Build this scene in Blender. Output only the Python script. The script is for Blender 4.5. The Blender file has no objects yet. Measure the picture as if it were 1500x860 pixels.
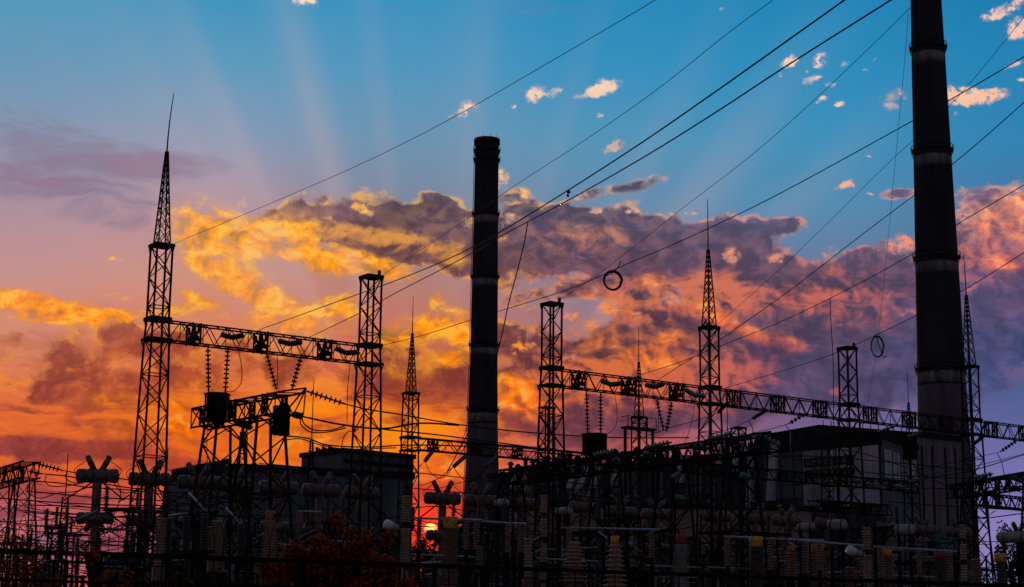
import bpy, math, random
from math import sin, cos, pi, radians, degrees, atan2, sqrt
from mathutils import Vector, Matrix
random.seed(7)
SC = bpy.context.scene
COL = SC.collection

# ------------------------------------------------------------------ camera
F = 2460.0                      # focal length in photo pixels (1500 wide)
TILT, ROLL, CAMZ = radians(11.6), radians(0.67), 1.7
cam = bpy.data.cameras.new('camera')
cam.sensor_width = 36.0
cam.lens = 36.0 * F / 1500.0
cam.clip_end = 6000
camo = bpy.data.objects.new('camera', cam)
COL.objects.link(camo)
RM = Matrix.Rotation(pi / 2 + TILT, 3, 'X') @ Matrix.Rotation(ROLL, 3, 'Z')
camo.matrix_world = Matrix.Translation((0, 0, CAMZ)) @ RM.to_4x4()
SC.camera = camo
EYE = Vector((0, 0, CAMZ))


def ray(px, py):
    return (RM @ Vector(((px - 750) / F, -(py - 430) / F, -1))).normalized()


def at(px, py, Y):              # the point seen at a pixel, Y metres ahead
    d = ray(px, py)
    return EYE + d * (Y / d.y)


def atz(px, py, Z):             # the point seen at a pixel, at height Z
    d = ray(px, py)
    return EYE + d * ((Z - CAMZ) / d.z)


def onplane(px, py, S, E):      # the point seen at a pixel on the vertical plane through S and E
    n = Vector((E.y - S.y, -(E.x - S.x), 0))
    d = ray(px, py)
    return EYE + d * ((S - EYE).dot(n) / d.dot(n))


def gx(px, Y):                  # ground point under the picture column px (seen near the horizon)
    p = at(px, 800, Y)
    return Vector((p.x, Y, 0))


# ------------------------------------------------------------------ view
SC.render.engine = 'CYCLES'
SC.view_settings.view_transform = 'Standard'
SC.view_settings.look = 'None'
SC.view_settings.exposure = 0.0
SC.view_settings.gamma = 1.0
SC.cycles.max_bounces = 4
SC.cycles.diffuse_bounces = 2
SC.cycles.glossy_bounces = 2
SC.cycles.transmission_bounces = 3
SC.cycles.transparent_max_bounces = 8
SC.cycles.use_denoising = True
SC.cycles.use_adaptive_sampling = True
SC.cycles.adaptive_threshold = 0.02

# ------------------------------------------------------------------ sky
W = bpy.data.worlds.new('World')
SC.world = W
W.use_nodes = True
NT = W.node_tree
NT.nodes.clear()


def lin(c):
    r = []
    for v in c[:3]:
        v = v / 255.0
        r.append(v / 12.92 if v <= 0.04045 else ((v + 0.055) / 1.055) ** 2.4)
    return (r[0], r[1], r[2], 1.0)


class NB:
    def __init__(s, nt): s.nt = nt
    def put(s, sock, v):
        if hasattr(v, 'is_linked') or hasattr(v, 'links'):
            s.nt.links.new(v, sock)
        else:
            sock.default_value = v
    def m(s, op, a, b=None, c=None, clamp=False):
        n = s.nt.nodes.new('ShaderNodeMath'); n.operation = op; n.use_clamp = clamp
        for i, v in enumerate((a, b, c)):
            if v is not None: s.put(n.inputs[i], v)
        return n.outputs[0]
    def vm(s, op, a, b=None, out=0):
        n = s.nt.nodes.new('ShaderNodeVectorMath'); n.operation = op
        s.put(n.inputs[0], a)
        if b is not None:
            s.put(n.inputs['Scale'] if op == 'SCALE' else n.inputs[1], b)
        return n.outputs[out]
    def comb(s, x, y, z=0.0):
        n = s.nt.nodes.new('ShaderNodeCombineXYZ')
        for i, v in enumerate((x, y, z)): s.put(n.inputs[i], v)
        return n.outputs[0]
    def sep(s, v):
        n = s.nt.nodes.new('ShaderNodeSeparateXYZ'); s.put(n.inputs[0], v)
        return n.outputs
    def noise(s, v, scale, detail=6, rough=.55, dims='3D', dist=0.0, lac=2.0):
        n = s.nt.nodes.new('ShaderNodeTexNoise'); n.noise_dimensions = dims
        s.put(n.inputs['Vector'], v); n.inputs['Scale'].default_value = scale
        n.inputs['Detail'].default_value = detail; n.inputs['Roughness'].default_value = rough
        n.inputs['Distortion'].default_value = dist; n.inputs['Lacunarity'].default_value = lac
        return n.outputs
    def ss(s, v, a, b, lo=0.0, hi=1.0, smooth=True):
        n = s.nt.nodes.new('ShaderNodeMapRange')
        n.interpolation_type = 'SMOOTHSTEP' if smooth else 'LINEAR'
        n.clamp = False        # smoothstep clamps by itself
        s.put(n.inputs[0], v)
        for i, q in enumerate((a, b, lo, hi)): s.put(n.inputs[i + 1], q)
        return n.outputs[0]
    def ramp(s, v, stops):
        n = s.nt.nodes.new('ShaderNodeValToRGB'); s.put(n.inputs[0], v)
        e = n.color_ramp.elements
        stops = sorted(stops)
        while len(e) < len(stops): e.new(0.5)
        for i, (p, c) in enumerate(stops):
            e[i].position = p; e[i].color = c
        return n.outputs[0]
    def mix(s, f, a, b, bt='MIX'):
        n = s.nt.nodes.new('ShaderNodeMix'); n.data_type = 'RGBA'; n.blend_type = bt
        n.clamp_factor = True
        s.put(n.inputs[0], f); s.put(n.inputs[6], a); s.put(n.inputs[7], b)
        return n.outputs[2]


B = NB(NT)
KU = 57.29578 / F               # one unit of the sky coordinates = the angle of one photo pixel


def uv(px, py):
    d = ray(px, py)
    return (degrees(atan2(d.x, d.y)) / KU, degrees(math.asin(d.z)) / KU)


tc = NT.nodes.new('ShaderNodeTexCoord')
dirv = tc.outputs['Generated']
dx, dy, dz = B.sep(dirv)
az = B.m('MULTIPLY', B.m('ARCTAN2', dx, dy), 57.29578 / KU)
el = B.m('MULTIPLY', B.m('ARCSINE', dz), 57.29578 / KU)
P = B.comb(az, el)

# clear sky: colour by elevation at six bearings
ROWS = [0, 100, 200, 300, 400, 500, 600, 700, 800, 930]
COLS = {
    0: [(84, 152, 188), (108, 152, 182), (140, 150, 174), (174, 144, 158), (198, 144, 140), (212, 134, 104), (224, 104, 50), (196, 80, 58), (168, 108, 138), (150, 100, 130)],
    300: [(66, 148, 190), (98, 154, 188), (138, 154, 180), (180, 146, 156), (206, 144, 128), (220, 122, 84), (236, 112, 24), (214, 84, 34), (176, 88, 100), (150, 80, 90)],
    600: [(60, 146, 190), (82, 150, 190), (108, 148, 178), (126, 134, 156), (176, 128, 122), (206, 112, 84), (242, 118, 26), (250, 116, 22), (200, 62, 60), (150, 60, 70)],
    900: [(42, 138, 186), (56, 144, 190), (84, 148, 184), (104, 140, 172), (136, 128, 150), (160, 112, 124), (190, 96, 84), (176, 86, 90), (150, 80, 110), (120, 70, 90)],
    1200: [(36, 134, 184), (46, 140, 188), (64, 144, 186), (86, 140, 176), (106, 120, 154), (104, 100, 142), (110, 96, 140), (126, 102, 150), (130, 104, 150), (110, 90, 130)],
    1500: [(32, 126, 176), (40, 132, 182), (52, 132, 180), (70, 120, 164), (74, 100, 144), (72, 88, 134), (86, 97, 150), (118, 114, 176), (142, 130, 190), (130, 120, 170)],
}
VLO, VHI = uv(750, 960)[1], uv(750, -60)[1]


def field(cols, rows=ROWS):
    acc = None
    prev = None
    for x in sorted(cols):
        vn = [(uv(x, y)[1] - VLO) / (VHI - VLO) for y in rows]
        r = B.ramp(B.ss(el, VLO, VHI, smooth=False), [(p, lin(c)) for p, c in zip(vn, cols[x])])
        if acc is None: acc = r
        else: acc = B.mix(B.ss(az, uv(prev, 400)[0], uv(x, 400)[0]), acc, r)
        prev = x
    return acc


BLOBN = [0]      # keeps every blob's radii unique, so that Cycles does not hold merged intermediate values


def blobs(lst, coord=None, dome=False):
    acc = 0.0
    q = coord or P
    for it in lst:
        x, y, rx, ry = it[:4]
        BLOBN[0] += 1; rx *= 1 + BLOBN[0] * 1.3e-4; ry *= 1 + BLOBN[0] * 1.1e-4
        rot = it[4] if len(it) > 4 else 0
        w = it[5] if len(it) > 5 else 1.0
        u, v = uv(x, y)
        dm = dome and rx < 34 and w > .4
        if dm: ry *= 1.25
        c_, s_ = cos(radians(rot)), sin(radians(rot))
        if dm or rot:
            xx = B.vm('DOT_PRODUCT', q, (c_ / rx, s_ / rx, 0), out=1)
            yy = B.vm('DOT_PRODUCT', q, (-s_ / ry, c_ / ry, 0), out=1)
            cy = (c_ * v - s_ * u) / ry
            L = B.vm('DISTANCE', B.comb(xx, yy), ((c_ * u + s_ * v) / rx, cy, 0), out=1)
        else:
            L = B.vm('DISTANCE', B.vm('MULTIPLY', q, (1 / rx, 1 / ry, 0)), (u / rx, v / ry, 0), out=1)
        f = B.ss(L, 1.35, 0.25, 0.0, w)
        if dm: f = B.m('MULTIPLY', f, B.ss(yy, cy - .95, cy + .15))
        acc = B.m('ADD', acc, f)
    return acc


clear = field(COLS)
# gentle domain warp shared by all clouds
wn = B.noise(B.vm('MULTIPLY', P, (1, 1.7, 1)), 0.010, 3, .5, '2D')[1]
warp = B.vm('SCALE', B.vm('SUBTRACT', wn, (.5, .5, .5)), 40.0)
PW = B.vm('ADD', P, warp)
wn2 = B.noise(B.vm('MULTIPLY', P, (1, 1.3, 1)), 0.045, 3, .55, '2D')[1]
PW = B.vm('ADD', PW, B.vm('SCALE', B.vm('SUBTRACT', wn2, (.5, .5, .5)), 5.5))
PS = B.vm('ADD', P, B.vm('SCALE', B.vm('SUBTRACT', wn2, (.5, .5, .5)), 12.0))

SUN = uv(631, 776)
tosun = B.vm('NORMALIZE', B.vm('SUBTRACT', (SUN[0], SUN[1], 0), P))
# fine fractal cloud noise, twice: here and a little towards the sun
q1 = B.vm('MULTIPLY', PW, (1, 1.4, 1))
q2 = B.vm('MULTIPLY', B.vm('ADD', PW, B.vm('SCALE', tosun, 8.0)), (1, 1.4, 1))
n1 = B.noise(q1, 0.0135, 8, .57, '2D')[0]
n2 = B.noise(q2, 0.0135, 4, .54, '2D')[0]
nf = B.noise(q1, 0.030, 6, .56, '2D')[0]
n3 = B.noise(B.vm('MULTIPLY', P, (1, 1.2, 1)), 0.10, 4, .6, '2D', 0.4)[0]
emb = B.m('MULTIPLY', B.m('SUBTRACT', n1, n2), 5.0)

SHC = {
    0: [(120, 120, 150), (120, 120, 150), (128, 120, 146), (148, 108, 130), (160, 100, 110), (164, 80, 72), (158, 66, 58), (150, 62, 66), (140, 70, 90), (120, 60, 80)],
    300: [(110, 110, 140), (120, 110, 140), (140, 110, 130), (150, 100, 110), (160, 90, 80), (172, 74, 56), (176, 68, 40), (166, 60, 50), (140, 60, 70), (100, 50, 60)],
    600: [(110, 120, 150), (110, 115, 145), (110, 105, 135), (92, 72, 92), (112, 68, 78), (130, 62, 62), (168, 66, 40), (180, 70, 50), (140, 50, 60), (100, 40, 50)],
    900: [(80, 120, 155), (85, 110, 150), (85, 100, 140), (78, 76, 108), (92, 68, 94), (88, 54, 74), (104, 60, 78), (110, 60, 80), (100, 56, 80), (90, 50, 70)],
    1200: [(80, 120, 160), (85, 115, 155), (95, 110, 150), (88, 90, 128), (90, 74, 100), (74, 68, 98), (86, 74, 110), (100, 80, 128), (100, 80, 128), (90, 70, 110)],
    1500: [(150, 150, 170), (120, 130, 160), (110, 110, 150), (120, 92, 122), (92, 82, 120), (66, 78, 122), (80, 88, 138), (106, 102, 160), (110, 100, 165), (110, 90, 150)],
}
LIT = {
    0: [(255, 215, 180), (255, 215, 180), (230, 170, 160), (235, 160, 120), (255, 176, 66), (255, 160, 40), (255, 136, 14), (240, 100, 40), (220, 100, 60), (200, 90, 60)],
    300: [(255, 220, 190), (255, 215, 180), (250, 200, 150), (255, 192, 76), (255, 182, 42), (255, 168, 26), (255, 140, 8), (250, 110, 20), (220, 80, 40), (200, 70, 40)],
    600: [(255, 225, 200), (255, 215, 190), (255, 205, 160), (255, 190, 78), (255, 176, 38), (255, 168, 24), (255, 150, 12), (255, 160, 16), (255, 80, 30), (200, 70, 40)],
    900: [(255, 220, 190), (255, 215, 185), (255, 205, 160), (255, 182, 110), (244, 140, 82), (255, 140, 44), (250, 116, 40), (230, 90, 60), (200, 80, 70), (150, 60, 60)],
    1200: [(255, 215, 185), (255, 212, 180), (250, 196, 160), (250, 170, 130), (240, 130, 90), (214, 104, 86), (168, 92, 108), (210, 110, 130), (200, 100, 130), (150, 80, 110)],
    1500: [(255, 205, 180), (255, 205, 170), (255, 190, 140), (255, 164, 120), (240, 120, 100), (190, 100, 120), (180, 110, 150), (200, 130, 170), (180, 120, 170), (150, 100, 150)],
}
shc = field(SHC)
shv = B.ss(B.m('ADD', B.m('MULTIPLY', emb, .5), B.m('ADD', B.m('MULTIPLY', B.m('SUBTRACT', nf, .5), .9), B.m('MULTIPLY', B.m('SUBTRACT', n1, .5), -.8))), -.4, .5, .66, 1.2)
shc = B.mix(1.0, shc, shv, 'MULTIPLY')
lit = field(LIT)

sky = clear
# --- soft mauve wisps, upper left
wq = B.noise(B.vm('MULTIPLY', PW, (.42, 1.7, 1)), 0.012, 8, .58, '2D', 0.6)[0]
wm = blobs([(95, 225, 190, 52, -8, 1.0), (60, 285, 170, 36, -10, .9), (250, 240, 110, 22, 6, .6), (200, 320, 160, 20, 6, .4),
            (560, 8, 60, 14, 0, .35), (780, 12, 90, 30, 0, .35)])
wd = B.ss(B.m('ADD', B.m('MULTIPLY', B.m('SUBTRACT', wq, .5), 2.2), B.m('MULTIPLY', wm, .75)), .15, .95, 0, .75)
wgate = B.ss(wm, .03, .35)
wd = B.m('MULTIPLY', wd, wgate)
sky = B.mix(wd, sky, lin((130, 116, 142)))
wd2 = B.ss(B.m('ADD', B.m('MULTIPLY', B.m('SUBTRACT', wq, .5), 2.6), B.m('MULTIPLY', wm, .7)), .62, 1.1, 0, .55)
sky = B.mix(B.m('MULTIPLY', wd2, wgate), sky, lin((158, 116, 138)))

# --- low stratus streaks across the glowing band
sq = B.noise(B.vm('MULTIPLY', PW, (.28, 1.5, 1)), 0.016, 8, .6, '2D')[0]
low = B.m('MULTIPLY', B.ss(el, uv(0, 420)[1], uv(0, 600)[1]), B.ss(az, uv(1150, 0)[0], uv(600, 0)[0], .15, 1.0))
sky = B.mix(B.m('MULTIPLY', B.ss(sq, .48, .60), B.m('MULTIPLY', low, .8)), sky, shc)
sky = B.mix(B.m('MULTIPLY', B.ss(sq, .49, .36), B.m('MULTIPLY', low, .60)), sky, lit)

# --- dark cloud masses
PM = [
    (580, 338, 165, 44, -6, 1.35), (480, 330, 80, 20, -4, .9), (660, 330, 60, 34, 0, .8), (690, 385, 60, 40, 0, .55),
    (635, 290, 26, 10, -20, .6), (330, 335, 46, 26, 0, .5),
    (800, 350, 110, 44, 4, 1.0), (900, 345, 130, 40, 0, 1.0), (1030, 375, 110, 56, 0, .9), (1075, 340, 60, 24, 0, .7),
    (880, 420, 120, 30, -6, .5), (1190, 420, 150, 44, 6, .95), (1110, 500, 170, 60, 0, 1.0), (950, 490, 120, 34, 0, .9),
    (960, 560, 150, 60, 0, .8), (800, 560, 120, 70, 0, .7), (1280, 400, 60, 40, 0, .8), (1290, 470, 110, 60, 0, .8),
    (1440, 350, 100, 70, 18, 1.0), (1460, 430, 100, 50, 0, .7), (1400, 510, 140, 80, 0, .7), (1150, 330, 50, 12, 0, .4),
    (900, 215, 26, 9, 20, .45), (940, 270, 40, 10, 14, .3), (860, 285, 50, 9, 10, .4), (1310, 145, 26, 18, 0, .5), (1320, 285, 30, 8, 0, .5),
    (640, 500, 110, 34, 0, .6), (1200, 560, 200, 60, 0, .7), (880, 610, 200, 50, 0, .6), (1000, 420, 200, 50, 0, .35), (1400, 470, 160, 60, 0, .5), (620, 560, 110, 36, 0, .7), (590, 610, 60, 20, 0, .4), (760, 470, 40, 60, 0, .4),
    (150, 500, 120, 30, 4, .7), (90, 560, 150, 36, 0, .62), (240, 560, 120, 30, 0, .4), (330, 520, 130, 40, 0, .45), (60, 655, 120, 22, 0, .8), (230, 660, 110, 18, 0, .5),
    (470, 560, 90, 30, 0, .4), (750, 295, 40, 20, 0, .55),
]
pm = blobs([(g[0], g[1], g[2] * 1.1, g[3] * 1.15) + tuple(g[4:]) for g in PM])
pt = B.m('ADD', B.m('MULTIPLY', B.m('SUBTRACT', n1, .5), 1.7), B.m('MULTIPLY', pm, .78))
pd = B.m('MULTIPLY', B.ss(pt, .20, .54, 0, .96), B.ss(pm, .03, .30))
# warm light inside those masses
inner = B.m('ADD', B.m('MULTIPLY', emb, .5), B.m('MULTIPLY', B.m('SUBTRACT', nf, .5), .8))
WM = [(560, 350, 150, 18, -8, .5), (960, 440, 150, 40, 0, .4), (1240, 440, 90, 44, 0, .24), (1050, 430, 60, 40, 0, .4), (1150, 440, 80, 34, 0, .25),
      (1440, 350, 80, 60, 0, .35), (640, 500, 90, 50, 0, .4), (820, 560, 90, 60, 0, .32), (860, 350, 80, 28, 0, .22), (100, 540, 120, 60, 0, .1),
      (940, 560, 110, 50, 0, .3), (1080, 560, 60, 30, 0, .3), (1000, 540, 160, 60, 0, .3)]
wmask = blobs(WM)
wl = B.ss(B.m('ADD', B.m('MULTIPLY', inner, B.m('ADD', B.m('MULTIPLY', wmask, 1.6), .35)), B.m('MULTIPLY', wmask, .9)), .02, .62, 0, .88)
pcol = B.mix(wl, shc, B.mix(.45, lit, B.mix(.5, shc, lin((226, 92, 70)))))
sky = B.mix(pd, sky, pcol)
rim = B.m('MULTIPLY', B.m('MULTIPLY', pd, B.m('SUBTRACT', 1.0, pd)), B.m('MULTIPLY', B.ss(az, uv(1150, 0)[0], uv(650, 0)[0], 1.7, 2.0), B.m('MULTIPLY', B.ss(nf, .40, .62, .25, 1.25), B.ss(el, uv(0, 560)[1], uv(0, 430)[1], .2, 1))))
sky = B.mix(rim, sky, lit)

# --- lit cloud edges and golden clouds
GM = [
    (320, 335, 60, 24, -30, .9), (280, 325, 34, 16, 0, .6), (345, 330, 16, 34, -20, .55), (300, 375, 50, 20, -45, .9), (350, 410, 60, 18, -38, .9), (400, 440, 60, 14, -30, .8),
    (400, 345, 60, 22, 10, .8), (455, 368, 80, 14, -16, 1.05), (540, 388, 60, 11, -14, 1.05), (460, 388, 40, 9, -20, .5), (430, 335, 46, 8, 6, .4),
    (530, 308, 24, 9, -20, .75), (482, 319, 13, 5, 10, .6), (410, 465, 50, 13, 10, .85), (480, 450, 50, 10, 22, .7), (470, 480, 60, 12, 14, .7),
    (520, 455, 30, 8, 10, .4), (290, 440, 30, 8, -14, .7), (270, 455, 30, 6, 0, .5), (330, 465, 14, 5, 0, .6),
    (60, 450, 95, 14, -8, 1.0), (150, 462, 90, 6, 4, .8), (12, 436, 40, 8, 0, .6), (176, 437, 26, 6, -6, .8), (170, 380, 17, 3.5, -4, .75), (10, 465, 18, 8, 0, .5),
    (12, 425, 16, 4, -20, .5), (265, 356, 12, 5, 0, .5),
    (600, 485, 46, 14, 14, .85), (655, 472, 34, 18, 0, .75), (680, 505, 36, 16, 0, .75), (665, 525, 34, 9, 0, .8), (640, 445, 12, 12, 0, .45),
    (600, 545, 40, 10, 0, .4), (540, 425, 10, 5, 0, .5),
    (735, 268, 14, 18, 0, .85), (768, 285, 12, 9, 0, .7), (745, 325, 22, 14, 20, .65), (685, 330, 20, 12, 30, .55), (665, 385, 24, 14, 20, .45), (735, 350, 14, 8, 0, .5),
    (873, 312, 14, 5, 0, .8), (928, 311, 14, 7, 0, .85), (985, 315, 12, 4, 0, .6), (1012, 314, 14, 5, 0, .6),
    (840, 405, 14, 7, 0, .5), (1070, 378, 17, 12, -20, .9), (1137, 380, 15, 8, 0, .9), (1216, 375, 18, 12, 0, .6), (1222, 395, 16, 8, 0, .4), (1318, 362, 26, 14, 6, .95), (1335, 385, 10, 10, 0, .5),
    (960, 410, 36, 9, 10, .5), (984, 444, 26, 12, 0, .75), (890, 455, 24, 11, 0, .9), (930, 460, 12, 5, 0, .6), (835, 465, 24, 9, 0, .7), (765, 510, 24, 13, 25, .7), (765, 483, 10, 4, 0, .5),
    (870, 490, 40, 18, 0, .55), (830, 528, 26, 9, 0, .6), (905, 510, 20, 6, 0, .5), (960, 520, 50, 24, 0, .55), (1040, 460, 40, 16, -20, .6), (1080, 480, 40, 7, -25, .5), (990, 500, 30, 10, 0, .3),
    (1130, 495, 36, 12, -20, .35), (1170, 505, 16, 12, 0, .3), (1232, 478, 9, 4, 0, .5), (1330, 460, 26, 8, 8, .5), (1295, 470, 12, 16, 20, .3),
    (750, 580, 50, 20, 0, .65), (790, 590, 34, 22, 0, .5), (850, 575, 40, 14, 0, .4), (740, 555, 30, 8, 0, .4),
    (1470, 310, 50, 16, 30, .7), (1410, 320, 26, 11, 20, .7), (1425, 355, 20, 24, 0, .5), (1455, 385, 46, 7, -4, .6), (1495, 345, 20, 30, 0, .4), (1485, 285, 24, 9, 30, .7), (1425, 425, 17, 11, 34, .6),
    (1225, 575, 10, 3, 0, .35), (1310, 600, 26, 5, 0, .5), (1040, 600, 50, 14, 0, .3),
    (620, 690, 90, 16, 0, .6), (520, 640, 60, 12, 0, .4), (420, 640, 70, 16, 0, .4), (180, 590, 70, 10, 0, .4), (190, 630, 100, 10, 0, .35), (290, 610, 60, 40, 0, .4),
]
SMALL = [g for g in GM if g[2] <= 26 and g[5] >= .5]
GM = [g for g in GM if g not in SMALL]
gm = blobs([(g[0], g[1], g[2] * 1.2, g[3] * 1.45 + 2) + tuple(g[4:]) for g in GM], PS, True)
gt = B.m('MULTIPLY', B.m('ADD', B.m('ADD', B.m('MULTIPLY', B.m('SUBTRACT', n1, .5), 2.0), B.m('ADD', B.m('MULTIPLY', B.m('SUBTRACT', n3, .5), 1.0), B.m('MULTIPLY', B.m('SUBTRACT', nf, .5), 3.0))), 1.0), gm)
gd = B.ss(gt, .22, 1.0, 0, .96)
sky = B.mix(B.ss(gt, .02, .45, 0, .42), sky, B.mix(.45, lit, shc))
tone = B.m('ADD', B.m('MULTIPLY', emb, .55), B.m('ADD', B.m('MULTIPLY', B.m('SUBTRACT', n3, .5), .3), B.m('MULTIPLY', B.m('SUBTRACT', nf, .5), 1.6)))
gcol = B.mix(B.ss(tone, -.45, .0), B.mix(.62, lit, shc), B.mix(1.0, lit, (1.0, .68, .55, 1), 'MULTIPLY'))
gcol = B.mix(B.ss(tone, -.1, .28), gcol, lit)
gcol = B.mix(B.ss(tone, .08, .55, 0, .7), gcol, B.mix(.5, lit, (1.0, .60, .13, 1)))
sky = B.mix(gd, sky, gcol)

# --- small bright puffs high up
PU = [(446, 2, 24, 8, -8, 1), (685, 162, 20, 12, 24, 1), (660, 172, 10, 4, 0, .5), (786, 141, 20, 11, 20, 1), (814, 138, 15, 7, 22, .9), (884, 132, 32, 12, 14, 1.05), (850, 142, 16, 5, 10, .6),
      (752, 157, 5, 4, 0, .8), (877, 168, 8, 4, 0, .8), (1157, 92, 17, 8, 28, 1), (1142, 112, 6, 5, 0, .7), (1204, 92, 14, 11, 20, 1), (1190, 118, 20, 5, 12, .7), (1218, 124, 14, 3, 0, .6), (1238, 94, 12, 4, 24, .6),
      (1204, 147, 12, 5, 8, .9), (1229, 152, 11, 6, 4, .9), (1181, 105, 6, 4, 0, .6), (1286, 90, 8, 3, 0, .5), (1268, 104, 8, 3, 0, .4), (1237, 272, 18, 6, 12, .9), (1272, 230, 8, 4, 0, .6), (1275, 284, 7, 3, 0, .6),
      (1400, 140, 34, 14, -6, 1.05), (1445, 142, 36, 12, 8, 1), (1404, 168, 7, 4, 0, .6), (1496, 45, 24, 16, 20, 1), (1480, 10, 40, 9, 20, .75), (1485, 97, 15, 5, 10, .8), (1498, 117, 8, 4, 0, .7), (1450, 25, 22, 9, 0, .5), (1317, 137, 8, 5, 0, .6), (1058, 15, 7, 4, 0, .5)]
pu = blobs([(g[0], g[1], g[2] * 1.02, g[3] * 1.15) + tuple(g[4:]) for g in PU + SMALL], PS, True)
ptt = B.m('MULTIPLY', B.m('ADD', B.m('ADD', B.m('MULTIPLY', B.m('SUBTRACT', n3, .5), 2.6), B.m('MULTIPLY', B.m('SUBTRACT', nf, .5), 2.0)), .95), pu)
pdd = B.ss(ptt, .22, .9, 0, .92)
pucol = B.mix(B.ss(B.m('ADD', ptt, B.m('MULTIPLY', emb, 1.2)), .4, 1.1), B.mix(.55, lit, clear), lit)
sky = B.mix(pdd, sky, pucol)

# --- crepuscular rays fanning up from the sun
rel = B.vm('SUBTRACT', P, (SUN[0], SUN[1], 0))
rx_, ry_, _ = B.sep(rel)
ang = B.m('ARCTAN2', rx_, ry_)
rn = B.noise(B.comb(ang, 3.1), 7.0, 2, .5, '2D')[0]
def angle_of(x, y):
    a, b = uv(x, y)
    return atan2(a - SUN[0], b - SUN[1])
rays = None
for (x, y, wd_, s_) in ((445, 120, .075, .24), (250, 120, .12, .22), (345, 200, .05, .16), (110, 100, .10, .13), (560, 200, .05, .09), (1090, 200, .09, .17), (965, 200, .06, .13), (690, 60, .09, .12), (1200, 260, .06, .12), (840, 120, .05, .08), (10, 240, .06, .10)):
    a0 = angle_of(x, y)
    t = B.m('ABSOLUTE', B.m('SUBTRACT', ang, a0))
    g = B.ss(t, wd_, 0.0, 0, s_)
    rays = g if rays is None else B.m('ADD', rays, g)
rlen = B.vm('LENGTH', rel, out=1)
rfade = B.m('MULTIPLY', B.ss(rlen, 240, 420), B.ss(rlen, 1050, 520))
rays = B.m('MULTIPLY', B.m('MULTIPLY', B.m('MULTIPLY', rays, B.ss(rn, .3, .6, .40, .95)), rfade), B.ss(pd, .7, 0))
sky = B.mix(rays, sky, lin((206, 176, 176)))

# --- glow round the sun and the sun itself behind thin cloud
glow = B.ss(rlen, 165, 0, 0, .72)
sky = B.mix(glow, sky, lin((240, 56, 30)))
core = B.ss(rlen, 38, 15, 0, 1)
sky = B.mix(core, sky, (1.3, .045, .02, 1))
cut = B.m('ADD', B.m('MULTIPLY', B.m('SUBTRACT', ry_, 0.0), .09), B.m('MULTIPLY', B.m('SUBTRACT', nf, .5), 1.2))
disc = B.m('MULTIPLY', B.ss(rlen, 11.0, 6.5), B.ss(cut, -.5, .2))
sky = B.mix(disc, sky, (5.0, 1.7, .30, 1))

# --- rest of the dome: the dusk sky away from the sun
AZS = atan2(ray(631, 776).x, ray(631, 776).y)
nish = NT.nodes.new('ShaderNodeTexSky'); nish.sky_type = 'NISHITA'; nish.sun_disc = False
nish.sun_elevation = radians(3.4); nish.sun_rotation = AZS
nish.air_density = 1.2; nish.dust_density = 1.0; nish.ozone_density = 2.5
NISH_K, REAR = 0.05, (0.068, 0.048, 0.058, 1)
dusk = B.mix(1.0, B.mix(1.0, nish.outputs[0], (NISH_K, NISH_K, NISH_K, 1), 'MULTIPLY'), REAR, 'ADD')
fr = B.vm('DOT_PRODUCT', dirv, ray(720, 500), out=1)
sky = B.mix(B.ss(fr, .45, .92), dusk, sky)
bg = NT.nodes.new('ShaderNodeBackground'); bg.inputs[1].default_value = 1.0
B.put(bg.inputs[0], sky)
wo = NT.nodes.new('ShaderNodeOutputWorld')
NT.links.new(bg.outputs[0], wo.inputs[0])
W.cycles.sampling_method = 'MANUAL'
W.cycles.sample_map_resolution = 512

# ------------------------------------------------------------------ sun lamp (low, red, almost behind everything)
sl = bpy.data.lights.new('sun', 'SUN')
sl.energy = 1.6
sl.color = (1.0, .36, .12)
sl.angle = radians(1.5)
so = bpy.data.objects.new('sun', sl)
COL.objects.link(so)
so.rotation_euler = (-ray(631, 776)).to_track_quat('-Z', 'Y').to_euler()
# ------------------------------------------------------------------ materials


def mat(name, col, rough=.6, metal=0.0, var=.25, scale=3.0, spec=.4, streak=False, col2=None):
    m = bpy.data.materials.new(name); m.use_nodes = True
    nt = m.node_tree
    bs = nt.nodes['Principled BSDF']
    n = NB(nt)
    t = nt.nodes.new('ShaderNodeTexCoord')
    v = t.outputs['Object']
    if streak: v = n.vm('MULTIPLY', v, (1, 1, .12))
    a = n.noise(v, scale, 5, .6)[0]
    c = (*col, 1)
    d = (*(col2 or tuple(x * (1 - var) * .8 for x in col)), 1)
    n.put(bs.inputs['Base Color'], n.mix(n.ss(a, .36, .64), d, c))
    bs.inputs['Roughness'].default_value = rough
    n.put(bs.inputs['Roughness'], n.ss(a, .2, .8, min(1, rough + .12), max(0, rough - .08)))
    bs.inputs['Metallic'].default_value = metal
    bs.inputs['Specular IOR Level'].default_value = spec
    return m


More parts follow.
